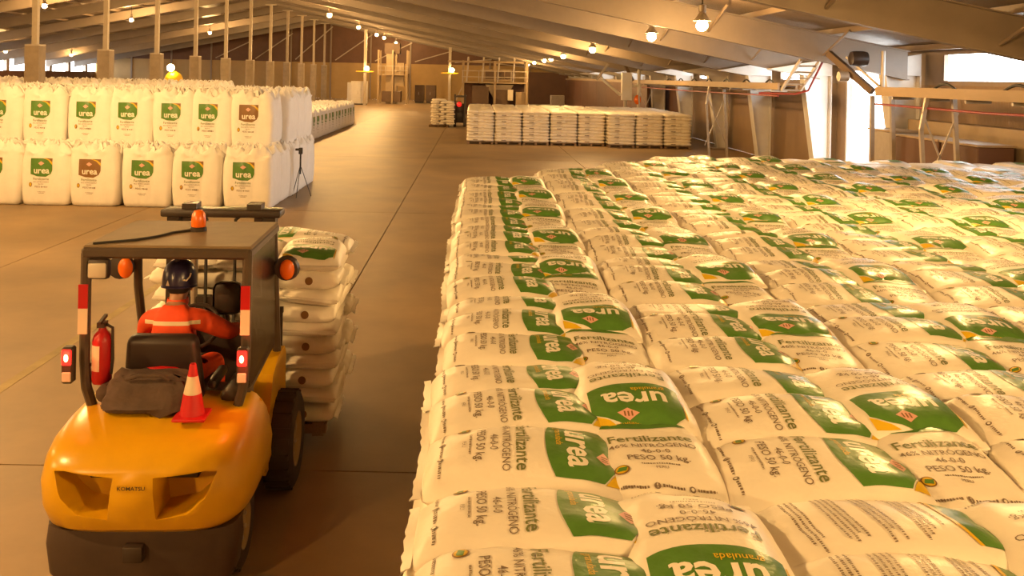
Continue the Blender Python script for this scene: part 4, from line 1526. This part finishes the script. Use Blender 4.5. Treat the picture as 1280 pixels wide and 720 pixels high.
# mast
for s in (-1, 1):
    B().box(s * 0.40 - 0.05, s * 0.40 + 0.05, 0.40, 0.52, 0.08, 2.10).build('mast_channel', 'black', fk, smooth=0)
    B().box(s * 0.30 - 0.035, s * 0.30 + 0.035, 0.44, 0.55, 0.10, 2.06).build('inner_channel', 'dark', fk, smooth=0)
    B().tube([(s * 0.22, 0.42, 0.2), (s * 0.22, 0.42, 1.95)], 0.03, 10).build('lift_cylinder', 'steel', fk)
    B().box(s * 0.27 - 0.06, s * 0.27 + 0.06, 0.40, 0.56, 2.13, 2.18).build('mast_lug', 'black', fk, smooth=0)
    B().tube([(s * 0.12, 0.40, 0.9), (s * 0.12, 0.40, 2.05), (s * 0.18, 0.44, 2.1)], 0.014, 6).build('hose', 'cable', fk)
B().cbox(-0.50, 0.50, 0.36, 0.58, 2.07, 2.135, 0.02).build('mast_crossbar', 'black', fk)
B().box(-0.42, 0.42, 0.40, 0.48, 1.30, 1.40).build('mast_crossbar', 'black', fk, smooth=0)
B().box(-0.42, 0.42, 0.40, 0.48, 0.45, 0.55).build('mast_crossbar', 'black', fk, smooth=0)
B().box(-0.50, 0.50, 0.57, 0.62, 0.25, 0.70).build('fork_carriage', 'black', fk, smooth=0)
for x in (-0.48, -0.24, 0.0, 0.24, 0.48):
    B().box(x - 0.015, x + 0.015, 0.58, 0.61, 0.70, 1.25).build('load_backrest_bar', 'black', fk, smooth=0)
B().box(-0.5, 0.5, 0.58, 0.61, 1.22, 1.27).build('load_backrest_bar', 'black', fk, smooth=0)
for s in (-1, 1):
    B().prism([(0.62, 0.10), (1.80, 0.13), (1.80, 0.145), (0.67, 0.15), (0.67, 0.62), (0.62, 0.62)], s * 0.28 - 0.06 + 0.05, s * 0.28 + 0.06 + 0.05, 'x').build('fork', 'dark', fk, smooth=0)


def wheel(x0, x1, y, r):
    T = Matrix.Translation(((x0 + x1) / 2, y, r)) @ Matrix.Rotation(PI / 2, 4, 'Y')
    w = (x1 - x0) / 2
    wh = empty('wheel')
    wh.parent = fk
    B().lathe([(r * 0.55, -w * 0.9), (r * 0.85, -w), (r * 0.96, -w * 0.85), (r, -w * 0.55), (r, w * 0.55), (r * 0.96, w * 0.85), (r * 0.85, w), (r * 0.55, w * 0.9)], 32, T, cap=False).build('tyre', 'rubber', wh)
    B().lathe([(0.02, -w * 0.5), (r * 0.5, -w * 0.6), (r * 0.56, -w * 0.92), (r * 0.56, w * 0.92), (r * 0.5, w * 0.6), (0.02, w * 0.5)], 24, T).build('rim', 'rim', wh)
    for k in range(6):
        a = 2 * PI * k / 6
        for sd in (-1, 1):
            B().lathe([(0.015, -0.015), (0.015, 0.015)], 6, T @ Matrix.Translation((r * 0.32 * math.cos(a), r * 0.32 * math.sin(a), sd * w * 0.58))).build('wheel_nut', 'steel', wh)
    # tread blocks
    tb = B()
    for k in range(20):
        a = 2 * PI * k / 20
        tb.box(-0.02, 0.02, -w * 0.8, w * 0.8, r - 0.02, r + 0.008, Matrix.Translation(((x0 + x1) / 2, y, r)) @ Matrix.Rotation(a, 4, 'X') @ Matrix.Rotation(PI / 2, 4, 'Z'))
    tb.build('tread', 'rubber', wh, smooth=0)


wheel(0.50, 0.74, 0.02, 0.37)
wheel(-0.74, -0.50, 0.02, 0.37)
wheel(0.40, 0.58, -1.14, 0.27)
wheel(-0.58, -0.40, -1.14, 0.27)


def at_fk(o):
    o.location = (FX, FY, 0)
    o.rotation_euler = (0, 0, FR)
    return o


# things carried on the forklift
c = at_fk(empty('fire_extinguisher'))
B().lathe([(0.02, 1.185), (0.058, 1.19), (0.064, 1.21), (0.064, 1.47), (0.055, 1.51), (0.028, 1.54), (0.02, 1.57)], 20, Matrix.Translation((-0.425, -1.06, 0))).build('cylinder_body', 'redplastic', c)
lbx = []
b = B()
for k in range(7):
    a0 = R(215 + 10 * k)
    lbx.append((0.0655 * math.cos(a0) - 0.425, 0.0655 * math.sin(a0) - 1.06))
b.add([(x, y, 1.28) for x, y in lbx] + [(x, y, 1.45) for x, y in lbx], [(k, k + 1, 8 + k, 7 + k) for k in range(6)])
b.build('paper_label', 'whitetape', c)
B().box(-0.45, -0.40, -1.10, -1.03, 1.565, 1.60).build('valve', 'black', c, smooth=0)
B().bar((-0.425, -1.12, 1.60), (-0.425, -1.0, 1.625), 0.02).build('lever', 'black', c, smooth=0)
B().tube([(-0.40, -1.06, 1.58), (-0.355, -1.07, 1.56), (-0.35, -1.07, 1.35), (-0.36, -1.07, 1.25)], 0.011, 6).build('hose', 'cable', c)
B().box(-0.50, -0.36, -1.075, -1.045, 1.30, 1.32).build('bracket_strap', 'black', c, smooth=0)
tag(c, 'red fire extinguisher strapped to the rear post of the forklift', 'fire extinguisher')

c = at_fk(empty('traffic_cone'))
T = Matrix.Translation((0.245, -1.30, 1.05))
B().cbox(-0.105, 0.105, -0.105, 0.105, 0.0, 0.025, 0.012, T).build('base', 'cone', c)
B().lathe([(0.080, 0.022), (0.056, 0.16)], 24, T, cap=False).build('cone_body', 'cone', c)
B().lathe([(0.0565, 0.158), (0.0335, 0.27)], 24, T, cap=False).build('white_band', 'whitetape', c)
B().lathe([(0.033, 0.268), (0.020, 0.345), (0.014, 0.35), (0.012, 0.34)], 24, T, cap=False).build('cone_tip', 'cone', c)
tag(c, 'small red traffic cone with a white band on the forklift counterweight', 'traffic cone')

c = at_fk(empty('tool_bag'))
bmx = bmesh.new()
bmesh.ops.create_cube(bmx, size=1)
bmesh.ops.subdivide_edges(bmx, edges=bmx.edges[:], cuts=5, use_grid_fill=True)
for v in bmx.verts:
    z = v.co.z + 0.5
    v.co = Vector((v.co.x * (0.60 - 0.14 * z ** 2), v.co.y * (0.26 - 0.10 * z), z * 0.24))
    v.co += Vector((random.uniform(-1, 1), random.uniform(-1, 1), random.uniform(-1, 1))) * 0.009
bmesh.ops.bevel(bmx, geom=[e for e in bmx.edges if e.is_manifold and e.calc_face_angle() > 0.9], offset=0.03, segments=2, affect='EDGES')
B().bm(bmx, Matrix.Translation((-0.06, -1.15, 1.052))).build('bag_body', 'canvas', c, smooth=70)
B().tube([(-0.2, -1.24, 1.27), (-0.12, -1.25, 1.30), (0.02, -1.25, 1.30), (0.08, -1.24, 1.27)], 0.012, 6).build('handle', 'canvas', c)
B().lathe([(0.02, -0.07), (0.055, -0.06), (0.06, 0.0), (0.055, 0.06), (0.02, 0.07)], 14, Matrix.Translation((-0.365, -1.12, 1.15)) @ Matrix.Rotation(PI / 2, 4, 'X')).build('side_pocket', 'canvas', c)
tag(c, 'dark canvas tool bag lying behind the forklift seat', 'bag')

# ---- the load on the forks
LX, LY, LZ = 0.13, 0.72, 0.10
Lrot = FM @ Matrix.Translation((LX - 0.76, LY, LZ))
po = pallet((0, 0, 0), 0, 'pallet lifted on the forks of the yellow forklift', 'lifted pallets')
po.matrix_world = FM @ Matrix.Translation((LX + 0.76, LY, LZ)) @ Matrix.Rotation(PI / 2, 4, 'Z')
lp = Pile()
for L in range(10):
    z = 0.125 + 0.070 + L * 0.145
    lay = []
    if L % 2 == 0:   # near row: two bags along x, far row: three along y
        lay = [(0.38, 0.27, 0.0, 1), (1.14, 0.27, PI, 1), (0.25, 0.84, PI / 2, 0), (0.76, 0.84, PI / 2, 0), (1.27, 0.84, PI / 2, 1)]
    else:
        lay = [(0.25, 0.43, PI / 2, 1), (0.76, 0.43, PI / 2, 1), (1.27, 0.43, -PI / 2, 1), (0.38, 1.0, 0.0, 0), (1.14, 1.0, PI, 1)]
    for qi, (bx, by, ph, vis) in enumerate(lay):
        out = 0.035 if bx > 1 and L % 2 == 1 else 0.0
        T = Lrot @ Matrix.Translation((bx + random.uniform(-0.02, 0.02) + out, by + random.uniform(-0.015, 0.015), z))
        if vis or L == 9:
            tl_, rl_ = random.uniform(-0.03, 0.03), random.uniform(-0.03, 0.03)
            me, lb, tx = BAGS[(L + qi) % NVAR]
            o = link('urea_bag', me if L == 9 else BOXY[(L + qi) % 3])
            o.matrix_world = T @ Matrix.Rotation(rl_ + (0.05 if bx > 1 else 0), 4, 'Y') @ Matrix.Rotation(ph + tl_, 4, 'Z') @ Matrix.Diagonal((1, 1, 1.06, 1))
            if L == 9:
                link('printed_label', lb, o)
                link('printed_text', tx, o)['kind'] = 'stuff'
            elif bx > 1 and by < 0.5 and L % 2 == 0:
                bd = link('printed_badge', BADGE, o)
                bd.matrix_local = Matrix.Rotation(-ph, 4, 'Z') @ Matrix.Translation((0.17 if L % 2 == 0 else 0.0, -(HW if L % 2 == 0 else HL) * 0.985, 0.02))
            pos = {(0, 0): 'near side, away from the aisle block', (0, 1): 'near side, towards the bag block', (0, 4): 'far side, towards the bag block',
                   (1, 0): 'near side, away from the aisle block', (1, 1): 'near side, middle', (1, 2): 'near side, towards the bag block', (1, 4): 'far side, towards the bag block'}.get((L % 2, qi), 'far side, bag %s' % ORD[qi])
            tag(o, 'forklift load bag, %s layer from the bottom, %s' % (ORD[L] if L < 9 else 'top', pos), 'bag', 'white fertilizer bags on the forklift load')
        else:
            e = T.to_translation()
            lp.bag(tuple(e), ph + FR, zs=1.05)
ob = lp.build('bag_layers', ['bag', 'pdark'])
tag(ob, 'inner bags of the forklift load hidden behind the outer ones', 'bags', 'white fertilizer bags on the forklift load', 'stuff')

# ================================================================== DRIVER
verts = {
    'pel': (-0.05, -0.66, 1.10, .15, .12), 'sp': (-0.05, -0.72, 1.24, .15, .115), 'ch': (-0.05, -0.72, 1.40, .185, .125), 'uc': (-0.05, -0.69, 1.525, .155, .095),
    'nb': (-0.05, -0.66, 1.605, .070, .070), 'nk': (-0.05, -0.64, 1.65, .058, .060), 'hd': (-0.05, -0.60, 1.70, .074, .088), 'ht': (-0.05, -0.60, 1.79, .082, .098), 'hx': (-0.05, -0.605, 1.86, .050, .06),
    'lc': (-0.15, -0.69, 1.53, .09, .085), 'ls': (-0.245, -0.68, 1.51, .088, .084), 'le': (-0.31, -0.52, 1.25, .058, .058), 'lw': (-0.20, -0.28, 1.30, .040, .038),
    'rc': (0.05, -0.69, 1.53, .09, .085), 'rs': (0.145, -0.68, 1.51, .088, .084), 're': (0.31, -0.60, 1.40, .068, .066), 'rw': (0.33, -0.34, 1.36, .042, .040),
    'lh': (-0.15, -0.62, 1.08, .10, .095), 'lk': (-0.22, -0.20, 1.08, .075, .075), 'la': (-0.22, -0.10, 0.70, .052, .055), 'lt': (-0.22, 0.0, 0.66, .042, .042),
    'rh': (0.05, -0.62, 1.08, .10, .095), 'rk': (0.12, -0.20, 1.08, .075, .075), 'ra': (0.13, -0.10, 0.70, .052, .055), 'rt': (0.13, 0.0, 0.66, .042, .042),
}
edges = [('pel', 'sp'), ('sp', 'ch'), ('ch', 'uc'), ('uc', 'nb'), ('nb', 'nk'), ('nk', 'hd'), ('hd', 'ht'), ('ht', 'hx'), ('uc', 'lc'), ('lc', 'ls'), ('ls', 'le'), ('le', 'lw'),
         ('uc', 'rc'), ('rc', 'rs'), ('rs', 're'), ('re', 'rw'), ('pel', 'lh'), ('lh', 'lk'), ('lk', 'la'), ('la', 'lt'), ('pel', 'rh'), ('rh', 'rk'), ('rk', 'ra'), ('ra', 'rt')]
keys = list(verts)


def skin(vd, ed, root, lv):
    ks = list(vd)
    me = bpy.data.meshes.new('sk')
    me.from_pydata([vd[k][:3] for k in ks], [(ks.index(a), ks.index(b_)) for a, b_ in ed], [])
    ob_ = link('sk_tmp', me)
    ms = ob_.modifiers.new('s', 'SKIN')
    ms.use_smooth_shade = True
    if not me.skin_vertices:
        bm_ = bmesh.new()
        bm_.from_mesh(me)
        bm_.verts.layers.skin.verify()
        bm_.to_mesh(me)
        bm_.free()
    sv = me.skin_vertices[0].data
    for i, k in enumerate(ks):
        sv[i].radius = (vd[k][3], vd[k][4])
        sv[i].use_root = (k == root)
    m2 = ob_.modifiers.new('d', 'SUBSURF')
    m2.levels = lv
    m2.render_levels = lv
    return ob_


cov = M['cover'].copy()
nt = cov.node_tree
pb = nt.nodes['Principled BSDF']
oldlink = pb.inputs['Base Color'].links[0].from_socket
tc = nt.nodes.new('ShaderNodeTexCoord')
sp = nt.nodes.new('ShaderNodeSeparateXYZ')
nt.links.new(tc.outputs['Object'], sp.inputs[0])


def between(sock, lo, hi):
    a = nt.nodes.new('ShaderNodeMath')
    a.operation = 'GREATER_THAN'
    a.inputs[1].default_value = lo
    nt.links.new(sock, a.inputs[0])
    c_ = nt.nodes.new('ShaderNodeMath')
    c_.operation = 'LESS_THAN'
    c_.inputs[1].default_value = hi
    nt.links.new(sock, c_.inputs[0])
    m_ = nt.nodes.new('ShaderNodeMath')
    m_.operation = 'MULTIPLY'
    nt.links.new(a.outputs[0], m_.inputs[0])
    nt.links.new(c_.outputs[0], m_.inputs[1])
    return m_.outputs[0]


zb = between(sp.outputs['Z'], 1.500, 1.528)
xb = between(sp.outputs['X'], -0.245, 0.145)
mm = nt.nodes.new('ShaderNodeMath')
mm.operation = 'MULTIPLY'
nt.links.new(zb, mm.inputs[0])
nt.links.new(xb, mm.inputs[1])
mx = nt.nodes.new('ShaderNodeMix')
mx.data_type = 'RGBA'
mx.inputs[7].default_value = (0.75, 0.62, 0.42, 1)
nt.links.new(mm.outputs[0], mx.inputs[0])
nt.links.new(oldlink, mx.inputs[6])
nt.links.new(mx.outputs[2], pb.inputs['Base Color'])
M['coverband'] = cov

me = bake(skin(verts, edges, 'pel', 3), 'person', ['coverband', 'skin', 'boot'])
mi = []
for p in me.polygons:
    cc = p.center
    if cc.z > 1.625 and abs(cc.x + 0.05) < 0.2:
        mi.append(1)
    elif cc.z < 0.72:
        mi.append(2)
    else:
        mi.append(0)
me.polygons.foreach_set('material_index', mi)
me.polygons.foreach_set('use_smooth', [True] * len(me.polygons))
person = at_fk(link('person', me))
tag(person, 'person in orange coverall with pale back stripe and dark helmet driving', 'person')
hx, hy, hz = -0.05, -0.60, 1.77
B().ell((hx - 0.085, hy, hz - 0.035), (0.014, 0.030, 0.036), 10, 8).build('ear', 'skin', person)
B().ell((hx + 0.085, hy, hz - 0.035), (0.014, 0.030, 0.036), 10, 8).build('ear', 'skin', person)
fc = B().ell((hx, hy + 0.105, hz - 0.045), (0.016, 0.026, 0.028), 10, 8)
fc.build('nose', 'skin', person)
for s in (-1, 1):
    B().ell((hx + s * 0.033, hy + 0.092, hz - 0.012), (0.014, 0.010, 0.009), 10, 6).build('eye', 'lens', person)
B().ell((hx, hy + 0.092, hz - 0.088), (0.026, 0.010, 0.008), 10, 6).build('mouth', 'redtape', person)
B().ell((hx, hy - 0.035, hz - 0.040), (0.084, 0.070, 0.055), 14, 10).build('hair', 'hair', person)
B().lathe([(0.066, 1.60), (0.078, 1.62), (0.072, 1.655), (0.066, 1.65)], 18, Matrix.Translation((hx, -0.64, 0)), cap=False).build('collar', 'cover', person)
# helmet
HT = Matrix.Translation((hx, hy - 0.005, hz + 0.02)) @ Matrix.Rotation(R(-6), 4, 'X') @ Matrix.Diagonal((0.96, 1.12, 1.0, 1))
hel = B().lathe([(0.122, -0.055), (0.125, -0.04), (0.124, 0.0), (0.117, 0.05), (0.098, 0.095), (0.065, 0.128), (0.03, 0.142), (0.001, 0.145)], 28, HT, cap=False).build('helmet', 'helmet', person)
bv = B()
bv.lathe([(0.120, -0.05), (0.131, -0.060), (0.132, -0.054), (0.122, -0.042)], 28, HT, cap=False)
bv.build('brim', 'helmet', hel)
B().box(-0.012, 0.012, -0.10, 0.10, 0.128, 0.150, HT).build('ridge', 'helmet', hel, smooth=0)
st = []
for (a, zz, w) in ((R(-112), -0.022, 0.014), ):
    q = [HT @ Vector((0.127 * math.cos(a + d), 0.127 * math.sin(a + d), zz + e)) for d, e in ((-0.13, -0.018), (0.13, -0.018), (0.0, 0.022))]
    B().add(q, [(0, 1, 2)]).build('sticker', 'whitetape', hel, smooth=0)
q = [HT @ Vector((0.128 * math.cos(R(a)), 0.128 * math.sin(R(a)), zz)) for a, zz in ((-62, 0.0), (-50, -0.005), (-38, 0.02), (-34, 0.045))]
B().tube(q, 0.006, 6).build('reflective_stripe', 'whitetape', hel)


# hands with five fingers, wrapped round wheel rim and lever
def hand(wrist, direc, down, side, target):
    w = Vector(wrist)
    d = Vector(direc).normalized()
    dn = Vector(down).normalized()
    sd = d.cross(dn).normalized() * side
    b_ = B()
    palm_c = w + d * 0.05
    mt_ = Matrix((( *sd, 0), (*d, 0), (*(-dn), 0), (0, 0, 0, 1))).transposed()
    mt_.translation = palm_c
    b_.cbox(-0.040, 0.040, -0.05, 0.045, -0.013, 0.013, 0.011, mt_, 3)
    for k, ln_ in enumerate((0.068, 0.078, 0.073, 0.058)):
        base = palm_c + d * 0.040 + sd * (0.030 - 0.020 * k)
        p1 = base + d * ln_ * 0.45 + dn * 0.012
        p2 = p1 + (d * 0.3 + dn * 0.8) * ln_ * 0.42
        p3 = p2 + (d * -0.7 + dn * 0.5) * ln_ * 0.30
        b_.tube([base, p1, p2, p3], [0.0095, 0.009, 0.0085, 0.007], 8)
    tb_ = palm_c - d * 0.02 + sd * 0.036
    b_.tube([tb_, tb_ + sd * 0.022 + d * 0.028 + dn * 0.01, tb_ + sd * 0.012 + d * 0.055 + dn * 0.03], [0.012, 0.010, 0.008], 8)
    return b_


hand((-0.20, -0.29, 1.30), (0.25, 1, 0.05), (0, 0.15, -1), 1, None).build('hand', 'skin', person, smooth=60)
hand((0.33, -0.35, 1.36), (0.02, 1, 0.02), (0, 0.1, -1), -1, None).build('hand', 'skin', person, smooth=60)
